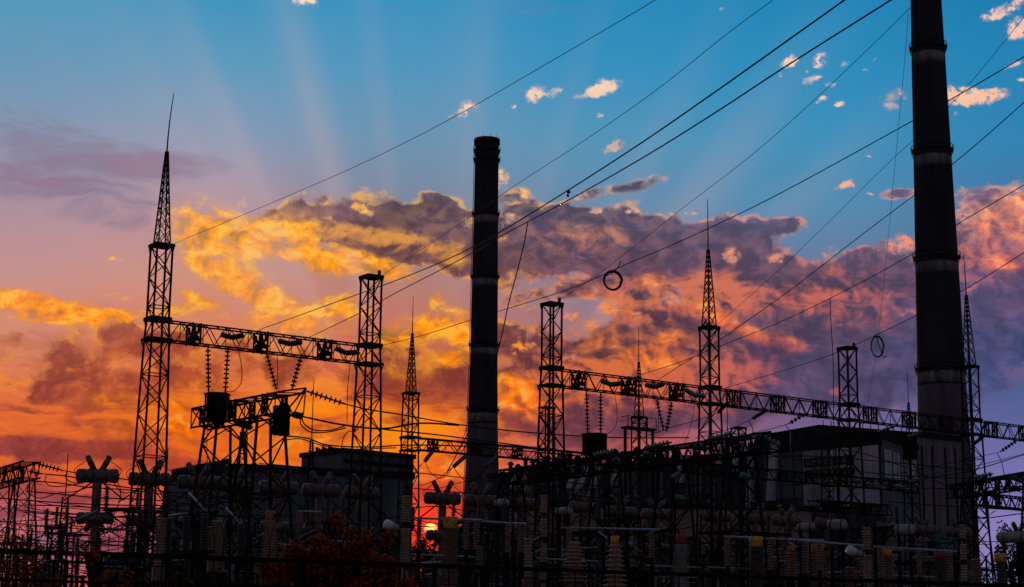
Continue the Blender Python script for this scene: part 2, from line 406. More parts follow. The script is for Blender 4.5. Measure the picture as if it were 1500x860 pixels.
M = dict(
    steel=mat('steel_dark_galvanised', (.024, .021, .022), .8, 0, .4, 4, .08, col2=(.016, .011, .010)),
    cable=mat('cable_aluminium_old', (.022, .021, .023), .8, 0, .2, 2, .1),
    porc=mat('porcelain_brown_glaze', (.27, .15, .10), .35, 0, .35, 6, .5),
    porcl=mat('porcelain_tan_glaze', (.40, .26, .18), .35, 0, .3, 6, .5),
    porcd=mat('porcelain_dark', (.06, .045, .042), .35, 0, .3, 6, .4),
    glass=mat('insulator_glass_green', (.10, .24, .21), .15, 0, .5, 8, .8),
    tank=mat('breaker_tank_paint', (.17, .10, .09), .45, .0, .4, 5, .5, col2=(.06, .036, .035)),
    tankl=mat('breaker_tank_pale_paint', (.36, .32, .35), .45, .0, .4, 5, .4, col2=(.20, .16, .17)),
    yellow=mat('paint_yellow', (.75, .36, .03), .5, 0, .4, 7),
    orange=mat('paint_orange', (.50, .14, .03), .5, 0, .4, 7),
    red=mat('paint_red', (.34, .035, .03), .5, 0, .4, 7),
    alu=mat('tube_aluminium', (.36, .36, .40), .4, .3, .3, 5),
    lamp=mat('lamp_housing_white', (.80, .80, .84), .35, 0, .2, 6),
    conc=mat('concrete_post', (.26, .22, .20), .85, 0, .4, 3, .2, col2=(.14, .11, .10)),
    trap=mat('trap_grey_paint', (.02, .018, .018), .8, 0, .4, 6, .05),
    fence=mat('fence_dark_paint', (.010, .009, .010), .85, 0, .3, 5, .03),
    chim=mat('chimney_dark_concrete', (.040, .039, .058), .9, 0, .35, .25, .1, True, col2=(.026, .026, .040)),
    chimlow=mat('chimney_hazed_concrete', (.115, .102, .135), .9, 0, .3, .22, .1, True),  # paler than the shaft above: distance haze put into the colour
    band=mat('chimney_white_band', (.24, .22, .23), .9, 0, .5, .5, .1, True, col2=(.10, .09, .10)),
    ring=mat('chimney_gallery_steel', (.03, .028, .03), .8, 0, .2, 1),
    bark=mat('bark', (.06, .045, .035), .9, 0, .4, 9, .1),
    ground=mat('ground_gravel_grass', (.07, .065, .05), .95, 0, .5, .4, .1, col2=(.04, .05, .028)),
    road=mat('yard_concrete', (.16, .15, .14), .9, 0, .3, .6, .1),
    gravel=mat('gravel', (.14, .13, .12), .95, 0, .5, 8, .1),
)


def leafmat(name, c1, c2, tr=.5):
    m = bpy.data.materials.new(name); m.use_nodes = True
    nt = m.node_tree; nt.nodes.clear(); n = NB(nt)
    t = nt.nodes.new('ShaderNodeTexCoord')
    a = n.noise(t.outputs['Object'], 2.2, 4, .7)[0]
    g = nt.nodes.new('ShaderNodeNewGeometry')
    r = n.m('ADD', n.m('MULTIPLY', g.outputs['Random Per Island'], .55), n.m('MULTIPLY', a, .6))
    c = n.mix(n.ss(r, .3, .8), (*c1, 1), (*c2, 1))
    d = nt.nodes.new('ShaderNodeBsdfDiffuse'); n.put(d.inputs[0], c)
    tl = nt.nodes.new('ShaderNodeBsdfTranslucent'); n.put(tl.inputs[0], c)
    mx = nt.nodes.new('ShaderNodeMixShader'); mx.inputs[0].default_value = tr
    nt.links.new(d.outputs[0], mx.inputs[1]); nt.links.new(tl.outputs[0], mx.inputs[2])
    o = nt.nodes.new('ShaderNodeOutputMaterial'); nt.links.new(mx.outputs[0], o.inputs[0])
    return m


M['leaf_o'] = leafmat('leaf_autumn', (.06, .020, .010), (.50, .11, .022), .5)
M['leaf_g'] = leafmat('leaf_dark_green', (.012, .016, .007), (.035, .04, .016), .3)


def clad(name, c1, c2, pitch, low=None, vert=True, var=.25):
    """sheet cladding: ribs along the wall's own length, uneven panels, rust and rain streaks"""
    m = bpy.data.materials.new(name); m.use_nodes = True
    nt = m.node_tree; bs = nt.nodes['Principled BSDF']; n = NB(nt)
    t = nt.nodes.new('ShaderNodeTexCoord')
    x, y, z = n.sep(t.outputs['Object'])
    w = n.m('ADD', x, y)
    cell = n.m('FLOOR', n.m('DIVIDE', w, pitch))
    row = n.m('FLOOR', n.m('DIVIDE', z, 3.2))
    wn_ = nt.nodes.new('ShaderNodeTexWhiteNoise'); wn_.noise_dimensions = '2D'
    n.put(wn_.inputs['Vector'], n.comb(cell, row))
    fr_ = n.m('FRACT', n.m('DIVIDE', w, pitch))
    seam = n.m('ADD', n.ss(fr_, .08, .0, 0, .5), n.ss(n.m('FRACT', n.m('DIVIDE', z, 3.2)), .04, 0, 0, .35))
    st = n.noise(n.vm('MULTIPLY', t.outputs['Object'], (1.2, 1.2, .10)), .9, 6, .65)[0]
    c = n.mix(n.ss(wn_.outputs[0], 0, 1), (*c1, 1), (*c2, 1))
    c = n.mix(n.ss(st, .42, .68, 0, .75), c, (*(tuple(v * (1 - var) * .55 for v in c1)), 1))
    c = n.mix(seam, c, (.03, .028, .03, 1))
    n.put(bs.inputs['Base Color'], c)
    bs.inputs['Roughness'].default_value = .7
    bs.inputs['Specular IOR Level'].default_value = .25
    return m


M['clad_blue'] = clad('cladding_blue_grey', (.085, .10, .145), (.11, .12, .165), 1.6)
M['clad_grey'] = clad('cladding_grey', (.17, .16, .20), (.22, .20, .25), 1.5)
M['clad_dark'] = clad('cladding_dark', (.033, .038, .055), (.05, .055, .078), 2.4)
M['clad_white'] = clad('cladding_white', (.38, .37, .47), (.50, .46, .56), 3.0)
M['clad_pink'] = clad('render_pink_brown', (.24, .14, .135), (.30, .18, .17), 3.0)
M['roof'] = mat('roof_felt', (.028, .025, .03), .9, 0, .3, .4, .05)
M['win'] = mat('window_band_glass', (.04, .065, .10), .25, 0, .3, .5, .4)
M['teal'] = mat('panel_teal', (.05, .15, .17), .6, 0, .3, .5, .3)
M['rustp'] = mat('panel_rust', (.26, .12, .10), .7, 0, .3, .5, .3)

# ------------------------------------------------------------------ mesh builder


def V(*a):
    return Vector(a)


class MB:
    def __init__(s): s.v = []; s.f = []; s.sm = []
    def add(s, vs, fs, smooth=False):
        k = len(s.v)
        s.v.extend([tuple(p) for p in vs])
        for f in fs:
            s.f.append(tuple(i + k for i in f)); s.sm.append(smooth)
        return s
    def frame(s, d):
        d = d.normalized()
        up = V(0, 0, 1) if abs(d.z) < .9 else V(0, 1, 0)
        a = d.cross(up).normalized(); b = a.cross(d).normalized()
        return a, b
    def bar(s, p, q, w, h=None):
        p, q = Vector(p), Vector(q); h = h or w
        a, b = s.frame(q - p); a = a * w / 2; b = b * h / 2
        vs = [p - a - b, p + a - b, p + a + b, p - a + b, q - a - b, q + a - b, q + a + b, q - a + b]
        return s.add(vs, [(0, 1, 5, 4), (1, 2, 6, 5), (2, 3, 7, 6), (3, 0, 4, 7), (3, 2, 1, 0), (4, 5, 6, 7)])
    def box(s, c, sz):
        x, y, z = c; a, b, h = sz[0] / 2, sz[1] / 2, sz[2] / 2
        vs = [(x - a, y - b, z - h), (x + a, y - b, z - h), (x + a, y + b, z - h), (x - a, y + b, z - h),
              (x - a, y - b, z + h), (x + a, y - b, z + h), (x + a, y + b, z + h), (x - a, y + b, z + h)]
        return s.add(vs, [(0, 1, 5, 4), (1, 2, 6, 5), (2, 3, 7, 6), (3, 0, 4, 7), (3, 2, 1, 0), (4, 5, 6, 7)])
    def lathe(s, p, q, prof, n=10, caps=True):
        """prof: [(t metres along p->q, radius)]"""
        p, q = Vector(p), Vector(q); d = (q - p).normalized(); a, b = s.frame(d)
        vs, fs = [], []
        for (t, r) in prof:
            for i in range(n):
                g = 2 * pi * i / n
                vs.append(p + d * t + a * (r * cos(g)) + b * (r * sin(g)))
        for k in range(len(prof) - 1):
            for i in range(n):
                j = (i + 1) % n
                fs.append((k * n + i, k * n + j, (k + 1) * n + j, (k + 1) * n + i))
        if caps:
            fs.append(tuple(reversed(range(n)))); fs.append(tuple(range((len(prof) - 1) * n, len(prof) * n)))
        return s.add(vs, fs, True)
    def cyl(s, p, q, r, n=10, r2=None):
        L = (Vector(q) - Vector(p)).length
        return s.lathe(p, q, [(0, r), (L, r if r2 is None else r2)], n)
    def tube(s, pts, r, n=5):
        pts = [Vector(p) for p in pts]
        vs, fs = [], []
        a = None
        for i, p in enumerate(pts):
            d = (pts[min(i + 1, len(pts) - 1)] - pts[max(i - 1, 0)])
            if d.length < 1e-9: d = V(0, 0, 1)
            d.normalize()
            if a is None: a, b = s.frame(d)
            else:
                a = (a - d * a.dot(d)).normalized(); b = d.cross(a)
            rr = r[i] if isinstance(r, (list, tuple)) else r
            for k in range(n):
                g = 2 * pi * k / n
                vs.append(p + a * (rr * cos(g)) + b * (rr * sin(g)))
        for i in range(len(pts) - 1):
            for k in range(n):
                j = (k + 1) % n
                fs.append((i * n + k, i * n + j, (i + 1) * n + j, (i + 1) * n + k))
        fs.append(tuple(reversed(range(n)))); fs.append(tuple(range((len(pts) - 1) * n, len(pts) * n)))
        return s.add(vs, fs, True)
    def discs(s, p, q, n, r, core=.35, seg=10, r2=None, thin=False):
        """a ribbed insulator from p to q with n sheds"""
        p, q = Vector(p), Vector(q); L = (q - p).length; pr = []
        st = L / n
        for i in range(n):
            R = r + ((r2 - r) * i / max(1, n - 1) if r2 else 0)
            t = i * st
            pr += [(t + st * .02, R * core), (t + st * .25, R * core), (t + st * (.32 if thin else .34), R), (t + st * (.56 if thin else .56), R), (t + st * (.66 if thin else .68), R * (core + .05)), (t + st * .98, R * core)]
        return s.lathe(p, q, pr, seg)
    def build(s, name, m, parent=None, loc=None):
        me = bpy.data.meshes.new(name)
        me.from_pydata(s.v, [], s.f)
        me.polygons.foreach_set('use_smooth', s.sm)
        me.materials.append(M[m] if isinstance(m, str) else m)
        me.update()
        o = bpy.data.objects.new(name, me); COL.objects.link(o)
        if parent: o.parent = parent
        if loc is not None: o.location = loc
        return o


def tag(o, label, cat, group=None):
    o['label'] = label; o['category'] = cat; o['kind'] = 'thing'
    if group: o['group'] = group
    return o


def thing(name, label, cat, loc=(0, 0, 0), rz=0.0, group=None):
    o = bpy.data.objects.new(name, None); COL.objects.link(o)
    o.location = loc; o.rotation_euler = (0, 0, rz); o.empty_display_size = .3
    return tag(o, label, cat, group)


def struct(o):
    o['kind'] = 'structure'; return o


def dup(root, loc, rz, label, group=None, sc=1.0):
    r = root.copy(); COL.objects.link(r); r.location = loc; r.rotation_euler = (0, 0, rz); r.scale = (sc, sc, sc)
    r['label'] = label
    if group: r['group'] = group
    for ch in list(root.children):
        c = ch.copy(); COL.objects.link(c); c.parent = r
        for g in list(ch.children):
            d = g.copy(); COL.objects.link(d); d.parent = c
    return r


ORD = ['leftmost', 'second', 'third', 'fourth', 'fifth', 'sixth', 'seventh', 'eighth', 'ninth', 'tenth', 'eleventh', 'twelfth',
       'thirteenth', 'fourteenth', 'fifteenth', 'sixteenth', 'seventeenth', 'eighteenth', 'nineteenth', 'twentieth']


def nth(i, n):
    if i == 0: return 'leftmost'
    if i == n - 1: return 'rightmost'
    if i < 20: return ORD[i] + ' from the left'
    k = n - i
    return (ORD[k - 1] if k > 1 else 'rightmost') + ' from the right'


def cat_curve(p, q, sag, n=14):
    p, q = Vector(p), Vector(q)
    return [p.lerp(q, i / n) - V(0, 0, sag * 4 * (i / n) * (1 - i / n)) for i in range(n + 1)]


# ------------------------------------------------------------------ builders
def lattice(root, prof, leg=.075, br=.036, ratio=1.0, plats=(), name='bracing', dense=False):
    """square lattice column in local coordinates; prof [(z, width)]"""
    def w_at(z):
        for (z0, w0), (z1, w1) in zip(prof, prof[1:]):
            if z <= z1 + 1e-6: return w0 + (w1 - w0) * (z - z0) / (z1 - z0)
        return prof[-1][1]
    for sx, sy in ((-1, -1), (1, -1), (1, 1), (-1, 1)):
        mb = MB()
        for (z0, w0), (z1, w1) in zip(prof, prof[1:]):
            mb.bar((sx * w0 / 2, sy * w0 / 2, z0), (sx * w1 / 2, sy * w1 / 2, z1), leg)
        mb.build('leg', 'steel', root)
    mb = MB(); z = prof[0][0]; top = prof[-1][0]; k = 0
    cs = [(-1, -1), (1, -1), (1, 1), (-1, 1)]
    while z < top - .2:
        w = w_at(z); dz = min(max(.25, w * ratio), top - z)
        if top - z - dz < .3 * w: dz = top - z
        w2 = w_at(z + dz)
        for i in range(4):
            a, b = cs[i], cs[(i + 1) % 4]
            p0 = V(a[0] * w / 2, a[1] * w / 2, z); p1 = V(b[0] * w2 / 2, b[1] * w2 / 2, z + dz)
            q0 = V(b[0] * w / 2, b[1] * w / 2, z); q1 = V(a[0] * w2 / 2, a[1] * w2 / 2, z + dz)
            if dense: mb.bar(p0, p1, br); mb.bar(q0, q1, br)
            elif (k + i) % 2: mb.bar(p0, p1, br)
            else: mb.bar(q0, q1, br)
        if k % 4 == 0:
            for i in range(4):
                a, b = cs[i], cs[(i + 1) % 4]
                mb.bar((a[0] * w / 2, a[1] * w / 2, z), (b[0] * w / 2, b[1] * w / 2, z), br)
        z += dz; k += 1
    mb.build(name, 'steel', root)
    for pz, pw, ph in plats:
        w = w_at(pz) + pw
        mb = MB()
        for sx, sy, ex, ey in ((-1, -1, 1, -1), (1, -1, 1, 1), (1, 1, -1, 1), (-1, 1, -1, -1)):
            mb.bar((sx * w / 2, sy * w / 2, pz), (ex * w / 2, ey * w / 2, pz), ph * .7, ph)
        mb.box((0, 0, pz), (w, w, .05))
        for sx, sy in ((-1, -1), (1, -1), (1, 1), (-1, 1)):
            mb.bar((sx * w / 2, sy * w / 2, pz), (sx * (w - pw) / 2, sy * (w - pw) / 2, pz - .45), .05)
        mb.build('platform', 'steel', root)


def mast(root, z0, z1, z2, w0=.62, bend=0.0):
    """tapered lattice spire and the thin rod on top"""
    mb = MB(); cs = [(-1, -1), (1, -1), (1, 1), (-1, 1)]
    H = z1 - z0
    for sx, sy in cs:
        mb.bar((sx * w0 / 2, sy * w0 / 2, z0), (sx * .05, sy * .05, z1), .055)
    z = 0.0
    while z < H * .93:
        w = w0 + (.1 - w0) * z / H; dz = max(.28, w * 1.25); z2_ = min(H, z + dz); w2 = w0 + (.1 - w0) * z2_ / H
        for i in range(4):
            a, b = cs[i], cs[(i + 1) % 4]
            mb.bar((a[0] * w / 2, a[1] * w / 2, z0 + z), (b[0] * w2 / 2, b[1] * w2 / 2, z0 + z2_), .03)
            mb.bar((b[0] * w / 2, b[1] * w / 2, z0 + z), (a[0] * w2 / 2, a[1] * w2 / 2, z0 + z2_), .03)
        z += dz
    mb.build('spire', 'steel', root)
    rd = MB()
    n = 6
    rd.tube([(bend * (i / n) ** 2, 0, z1 - .2 + (z2 - z1 + .2) * i / n) for i in range(n + 1)], [.045 - .025 * i / n for i in range(n + 1)], 6)
    rd.build('lightning_rod', 'steel', root)


def beam(name, label, P, Q, h, w, group=None, cell=None, nbr=3, chord=.07, br=.038, rings=False, parts=True, cat='truss beam'):
    """box truss from P to Q (points on the axis of the top chords)"""
    P, Q = Vector(P), Vector(Q); L = (Q - P).length
    d = Q - P; rz = atan2(d.y, d.x); tz = (Q.z - P.z)
    root = thing(name, label, cat, P, rz, group)
    def T(x, y, z): return V(x, y, z + tz * x / L)
    mb = MB()
    for y in (-w / 2, w / 2):
        for z in (0, -h):
            mb.bar(T(0, y, z), T(L, y, z), chord)
    mb.build('chord', 'steel', root)
    mb = MB(); n = max(2, round(L / (cell or h * .85)));
    if n % 2: n += 1
    st = L / n
    for i in range(n):
        x0, x1 = i * st, (i + 1) * st
        a, b = (0, -h) if i % 2 else (-h, 0)
        mb.bar(T(x0, -w / 2, a), T(x1, -w / 2, b), br); mb.bar(T(x0, w / 2, b), T(x1, w / 2, a), br)
        mb.bar(T(x0, -w / 2, 0), T(x1, w / 2, 0), br * .9); mb.bar(T(x0, w / 2, -h), T(x1, -w / 2, -h), br * .9)
        if i % 2: mb.bar(T(x0, -w / 2, -h), T(x0, -w / 2, 0), br * .8)
    mb.build('bracing', 'steel', root)
    for k in range(nbr):
        x = L * (k + .55) / nbr - L * .05
        mb = MB()
        for s_ in (-1, 1):
            yy = s_ * (w / 2 + .03)
            for dx in (-.22, .22):
                mb.bar(T(x + dx, yy, .06), T(x + dx, yy, -h - .06), .075)
            if rings:
                c = T(x, yy, -h / 2)
                mb.tube([c + V(.30 * cos(g), 0, .40 * sin(g)) for g in [2 * pi * i / 12 for i in range(13)]], .028, 5)
                mb.bar(T(x, yy, 0), T(x, yy, -h), .05); mb.bar(T(x - .3, yy, -h / 2), T(x + .3, yy, -h / 2), .05)
                mb.bar(T(x - .22, yy, -.05), T(x + .22, yy, -h + .05), .04)
            else:
                mb.bar(T(x - .22, yy, 0), T(x + .22, yy, -h), .06); mb.bar(T(x + .22, yy, 0), T(x - .22, yy, -h), .06)
                mb.box(T(x - .1, yy, -h * .3), (.1, .05, h * .38)); mb.box(T(x + .1, yy, -h * .3), (.1, .05, h * .38))
                mb.box(T(x, yy, -h * .75), (.3, .05, h * .25))
        for z in (.0, -h):
            mb.bar(T(x - .22, -w / 2, z), T(x - .22, w / 2, z), .06); mb.bar(T(x + .22, -w / 2, z), T(x + .22, w / 2, z), .06)
        mb.build('hanger_bracket', 'steel', root)
    return root


def string(P, Q, label, r=.16, n=12, m='porcd', group=None, name='insulator_string', seg=10):
    P, Q = Vector(P), Vector(Q); L = (Q - P).length; d = (Q - P).normalized()
    n = max(4, round(L / (.25 if P.y < 100 else .34))) if L > 1.3 else max(4, round(n * .8))
    root = thing(name, label, 'insulator string', P, 0, group)
    e = min(.18, L * .08)
    MB().discs(d * e, d * (L - e), n, r * (1.15 if m == 'glass' else .95), .45 if m == 'glass' else .28, seg, thin=True).build('insulator_discs', m, root)
    mb = MB()
    mb.cyl(V(0, 0, 0), d * (e + .02), .045, 6); mb.cyl(d * (L - e - .02), d * L, .045, 6)
    mb.build('end_fitting', 'steel', root)
    return root


def wire(pts, r, label, name='power_line', cat='power line', group=None, n=5, m='cable'):
    o = MB().tube([Vector(p) - Vector(pts[0]) for p in pts], r, n).build(name, m)
    o.location = Vector(pts[0])
    return tag(o, label, cat, group)


def smooth(pts, k=5):
    """Catmull-Rom through control points"""
    P_ = [Vector(p) for p in pts]; P_ = [P_[0] * 2 - P_[1]] + P_ + [P_[-1] * 2 - P_[-2]]
    out = []
    for i in range(1, len(P_) - 2):
        a, b, c, d = P_[i - 1:i + 3]
        for j in range(k):
            t = j / k
            out.append(.5 * ((2 * b) + (c - a) * t + (2 * a - 5 * b + 4 * c - d) * t * t + (3 * b - a - 3 * c + d) * t ** 3))
    out.append(P_[-2])
    return out
# ------------------------------------------------------------------ ground
g_ = MB(); g_.add([(-3000, -600, 0), (3000, -600, 0), (3000, 5000, 0), (-3000, 5000, 0)], [(0, 1, 2, 3)])
struct(g_.build('ground', 'ground'))
T0 = at(237, 360, 80.0)
ZT = T0.z
T5 = atz(1420, 537, ZT)
UU = Vector((T5.x - T0.x, T5.y - T0.y, 0)); SPAN = UU.length / 5; UU.normalize()
VV = Vector((-UU.y, UU.x, 0))
AROT = atan2(UU.y, UU.x)
def G(s, t, z=0.0):
    return Vector((T0.x, T0.y, 0)) + UU * s + VV * t + Vector((0, 0, z))
yard = MB(); c4 = [G(-60, -42), G(130, -42), G(130, 75), G(-60, 75)]
yard.add([(p.x, p.y, .004) for p in c4], [(0, 1, 2, 3)])
struct(yard.build('gravel_yard', 'gravel'))

# ------------------------------------------------------------------ chimneys
def chimney(label, pts_top, Y, bands, rings, hazeZ, rtop_detail):
    """pts: [(y, xl, xr)] picture outline; gives real height and radius at distance Y"""
    prof = []
    cx = []
    for (y, xl, xr) in pts_top:
        c = at((xl + xr) / 2, y, Y); w = (at(xr, y, Y) - at(xl, y, Y)).length / 2
        prof.append((c.z, w)); cx.append(c.x)
    prof.sort()
    base = Vector((sum(cx) / len(cx), Y, 0))
    if prof[0][0] > 1:
        (z0, r0), (z1, r1) = prof[0], prof[1]
        k = (r0 - r1) / (z1 - z0)
        prof = [(0, r0 + k * z0 * 1.3)] + prof
    root = thing('chimney', label, 'chimney', base, 0)
    def R(z):
        for (z0, r0), (z1, r1) in zip(prof, prof[1:]):
            if z <= z1: return r0 + (r1 - r0) * (z - z0) / (z1 - z0)
        return prof[-1][1]
    H = prof[-1][0]
    def sec(z0, z1, name, m, off=0.0):
        n = max(2, int((z1 - z0) / 6)); pr = [(z1 * 0 + (z1 - z0) * i / n, R(z0 + (z1 - z0) * i / n) + off) for i in range(n + 1)]
        return MB().lathe((0, 0, z0), (0, 0, z1), pr, 48).build(name, m, root)
    sec(0, hazeZ, 'lower_shaft', 'chimlow')  # foot of the stack in the haze-lightened colour
    sec(hazeZ, H, 'shaft', 'chim')
    for (ya, yb) in bands:
        xa = (pts_top[0][1] + pts_top[0][2]) / 2
        za, zb = at(xa, yb, Y).z, at(xa, ya, Y).z
        sec(za, zb, 'painted_band', 'band', .02)
    g_w = .5
    for y in rings:
        z = at((pts_top[0][1] + pts_top[0][2]) / 2, y, Y).z; r = R(z)
        mb = MB()
        mb.lathe((0, 0, z), (0, 0, z + .25), [(0, r), (0, r + g_w), (.25, r + g_w), (.25, r)], 48, False)
        mb.tube([V((r + g_w) * cos(g), (r + g_w) * sin(g), z + 1.0) for g in [2 * pi * i / 48 for i in range(49)]], .07, 4)
        for i in range(32):
            g = 2 * pi * i / 32; c, s = cos(g), sin(g)
            mb.bar(((r + g_w) * c, (r + g_w) * s, z + .2), ((r + g_w) * c, (r + g_w) * s, z + 1.0), .08)
            if i % 2 == 0: mb.bar((r * c, r * s, z - 1.2), ((r + g_w) * c, (r + g_w) * s, z + .05), .12)
        mb.build('gallery', 'ring', root)
    # climbing ladder and small lamps on the side
    mb = MB(); a = pi * 1.08
    for (z0, r0), (z1, r1) in zip(prof, prof[1:]):
        for da in (-.05, .05):
            mb.bar(((r0 + .35) * cos(a + da), (r0 + .35) * sin(a + da), z0), ((r1 + .35) * cos(a + da), (r1 + .35) * sin(a + da), z1), .09)
    z = 3
    while z < H:
        r = R(z) + .35; mb.bar((r * cos(a - .05), r * sin(a - .05), z), (r * cos(a + .05), r * sin(a + .05), z), .07); z += 1.2
    mb.build('ladder', 'ring', root)
    if rtop_detail:
        mb = MB(); r = R(H)
        mb.lathe((0, 0, H - 1), (0, 0, H + .5), [(0, r + .02), (0, r + .35), (1.5, r + .3), (1.5, r - .9), (.2, r - .9)], 48, False)
        for i in range(10):
            g = 2 * pi * i / 10; mb.bar(((r) * cos(g), (r) * sin(g), H + .4), ((r) * cos(g), (r) * sin(g), H + 1.6), .08)
        mb.build('rim', 'ring', root)
    return root

chimney('tall dark banded chimney left of the middle, its rim fully in view',
        [(207, 696, 731), (230, 696, 730.5), (330, 694, 730), (430, 690.5, 729), (530, 688, 728.5), (640, 684.5, 729.5), (700, 681, 731)], 480,
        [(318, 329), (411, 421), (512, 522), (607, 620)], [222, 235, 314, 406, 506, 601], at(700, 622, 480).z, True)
chimney('huge dark chimney with pale bands at the right, cut off by the top edge',
        [(-190, 1336, 1374), (0, 1335, 1378.5), (100, 1336.5, 1385), (240, 1338.5, 1393), (395, 1340.5, 1402.5), (555, 1342, 1411), (640, 1343, 1417)], 330,
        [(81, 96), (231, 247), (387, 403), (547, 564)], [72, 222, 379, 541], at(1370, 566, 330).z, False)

# ------------------------------------------------------------------ buildings
def wallbox(name, label, corners, H, m, wallname='wall', roofm='roof', over=.4, roof_h=.8, cat='building'):
    """prism over a plan polygon, with a roof slab; returns root and local corner list"""
    base = corners[0]
    root = thing(name, label, cat, (base.x, base.y, 0))
    loc = [V(c.x - base.x, c.y - base.y, 0) for c in corners]
    n = len(loc)
    mb = MB(); mb.add([(c.x, c.y, 0) for c in loc] + [(c.x, c.y, H) for c in loc],
                      [(i, (i + 1) % n, (i + 1) % n + n, i + n) for i in range(n)] + [tuple(range(n, 2 * n))])
    mb.build(wallname, m, root)
    cen = sum(loc, V(0, 0, 0)) / n
    lo = [c + (c - cen).normalized() * over for c in loc]
    mb = MB(); mb.add([(c.x, c.y, H + .01) for c in lo] + [(c.x, c.y, H + roof_h) for c in lo],
                      [(i, (i + 1) % n, (i + 1) % n + n, i + n) for i in range(n)] + [tuple(range(n, 2 * n)), tuple(reversed(range(n)))])
    mb.build('roof', roofm, root)
    return root, loc


def panel(root, A, Bp, u0, u1, z0, z1, m, name, off=.12, th=.2, mull=0, slant=0.0):
    """flat raised panel on wall A->B between fractions u0..u1"""
    d = (Bp - A); L = d.length; d = d.normalized(); nrm = V(d.y, -d.x, 0)
    if (nrm).dot(V(0, -1, 0)) < 0: nrm = -nrm
    a, b = A + d * (u0 * L), A + d * (u1 * L)
    o = nrm * off; i_ = nrm * (off - th)
    s_ = d * slant
    vs = []
    for q in (o, i_):
        vs += [a + q + V(0, 0, z0), b + q + V(0, 0, z0), b + q + s_ + V(0, 0, z1), a + q + s_ + V(0, 0, z1)]
    mb = MB(); mb.add(vs, [(0, 1, 2, 3), (7, 6, 5, 4), (0, 4, 5, 1), (1, 5, 6, 2), (2, 6, 7, 3), (3, 7, 4, 0)])
    ob = mb.build(name, m, root)
    if mull:
        mb = MB()
        for k in range(mull + 1):
            p = a.lerp(b, k / mull) + nrm * (off + .04)
            mb.bar(p + V(0, 0, z0), p + V(0, 0, z1), .16)
        for z in (z0, z1): mb.bar(a + nrm * (off + .04) + V(0, 0, z), b + nrm * (off + .04) + V(0, 0, z), .14)
        mb.build('frame', 'steel', ob)
    return ob


def plan(p): return Vector((p.x, p.y, 0))

# left: long low hall and the taller block behind it
Zl = at(345, 679, 200).z
K = plan(atz(345, 679, Zl)); K1 = plan(atz(243, 698, Zl)); K2 = plan(atz(604, 692, Zl))
r_, lc = wallbox('industrial_hall', 'long blue grey metal clad hall with a flat roof, left of the taller block', [K, K1, K1 + (K2 - K), K2], Zl - .8, 'clad_blue')
for i in range(14):
    p = lc[0].lerp(lc[1], .1 + i * .06); MB().box((p.x, p.y, Zl + .3), (.5, .5, .9)).build('roof_vent', 'ring', r_)
for u in (.12, .30, .48, .66, .84):
    panel(r_, lc[0], lc[3], u, u + .10, Zl * .55, Zl * .68, 'win', 'window', mull=4)
for u in (.2, .55):
    panel(r_, lc[1], lc[0], u, u + .2, Zl * .5, Zl * .62, 'win', 'window', mull=3)
Z2 = at(503, 656, 250).z
K = plan(atz(503, 656, Z2)); K1 = plan(atz(442, 664, Z2)); K2 = plan(atz(606, 666, Z2))
r_, lc = wallbox('boiler_house', 'taller dark clad block with teal and rust coloured strips at its corner', [K, K1, K1 + (K2 - K), K2], Z2 - .7, 'clad_blue', roof_h=.7)
for i, (u, m) in enumerate(((.55, 'rustp'), (.70, 'teal'), (.84, 'teal'), (.92, 'rustp'))):
    panel(r_, lc[1], lc[0], u, u + .05, 6 + i, Z2 - 5 + i % 2, m, 'cladding_strip')
for u in (.05, .55, .78):
    panel(r_, lc[0], lc[3], u, u + .025, 6, Z2 - 3.5, 'rustp', 'cladding_strip')
for i in range(9):
    p = lc[1].lerp(lc[0], .35 + i * .05) + V(0, 1, 0); MB().cyl((p.x, p.y, Z2 - .1), (p.x, p.y, Z2 + .75 - .2 * (i % 3)), .2, 8).build('roof_vent', 'ring', r_)
panel(r_, lc[0], lc[3], .0, 1.0, Z2 - 2.2, Z2 - 1.6, 'steel', 'cornice')

# right: long turbine hall receding to the left
Zr = at(1288, 640, 230).z
A_ = plan(atz(1290, 641, Zr)); B_ = plan(atz(716, 692, Zr))
dep = V(-(B_ - A_).y, (B_ - A_).x, 0).normalized()
if dep.y < 0: dep = -dep
bk = V(A_.x, A_.y, 0).normalized() * 34 + V(-5, 0, 0)
r_, lc = wallbox('turbine_hall', 'long dark power station hall running from the left chimney to the white windowed wall', [A_, B_, B_ + dep * 34, A_ + bk], Zr - 1, 'clad_dark')
AL, BL = lc[0], lc[1]
def uat(px):    # fraction along the face seen at column px
    S, E = A_, B_
    p = onplane(px, 700, S, E); return (plan(p) - S).length / (E - S).length
def zat(px, py): return onplane(px, py, A_, B_).z
def rp(x0, x1, y0, y1, m, name, **k):
    u0, u1 = uat(x0), uat(x1); xm = (x0 + x1) / 2
    return panel(r_, AL, BL, u0, u1, zat(xm, y1), zat(xm, y0), m, name, **k)
pw_ = rp(1288, 1177, 653, 742, 'clad_white', 'end_wall_panel')
w1 = rp(1252, 1181, 670, 681, 'win', 'window', off=.3, mull=8); w1 = rp(1252, 1181, 688, 697, 'win', 'window', off=.3, mull=8)
for (a, b, c, d, sl) in ((842, 833, 680, 716, 2.5), (856, 847, 682, 717, 2.5), (876, 868, 684, 716, 1.5), (757, 749, 690, 716, 2), (770, 764, 688, 718, 2), (818, 812, 684, 712, 2),
                       (1004, 994, 668, 708, 1.0), (1085, 1075, 650, 692, 1.2), (1105, 1098, 650, 736, .4), (1137, 1127, 652, 734, .8), (1060, 1052, 652, 688, 1.2), (905, 899, 682, 712, 1)):
    rp(a, b, c, d, 'clad_white', 'pale_duct', off=.9, th=.9, slant=-sl)
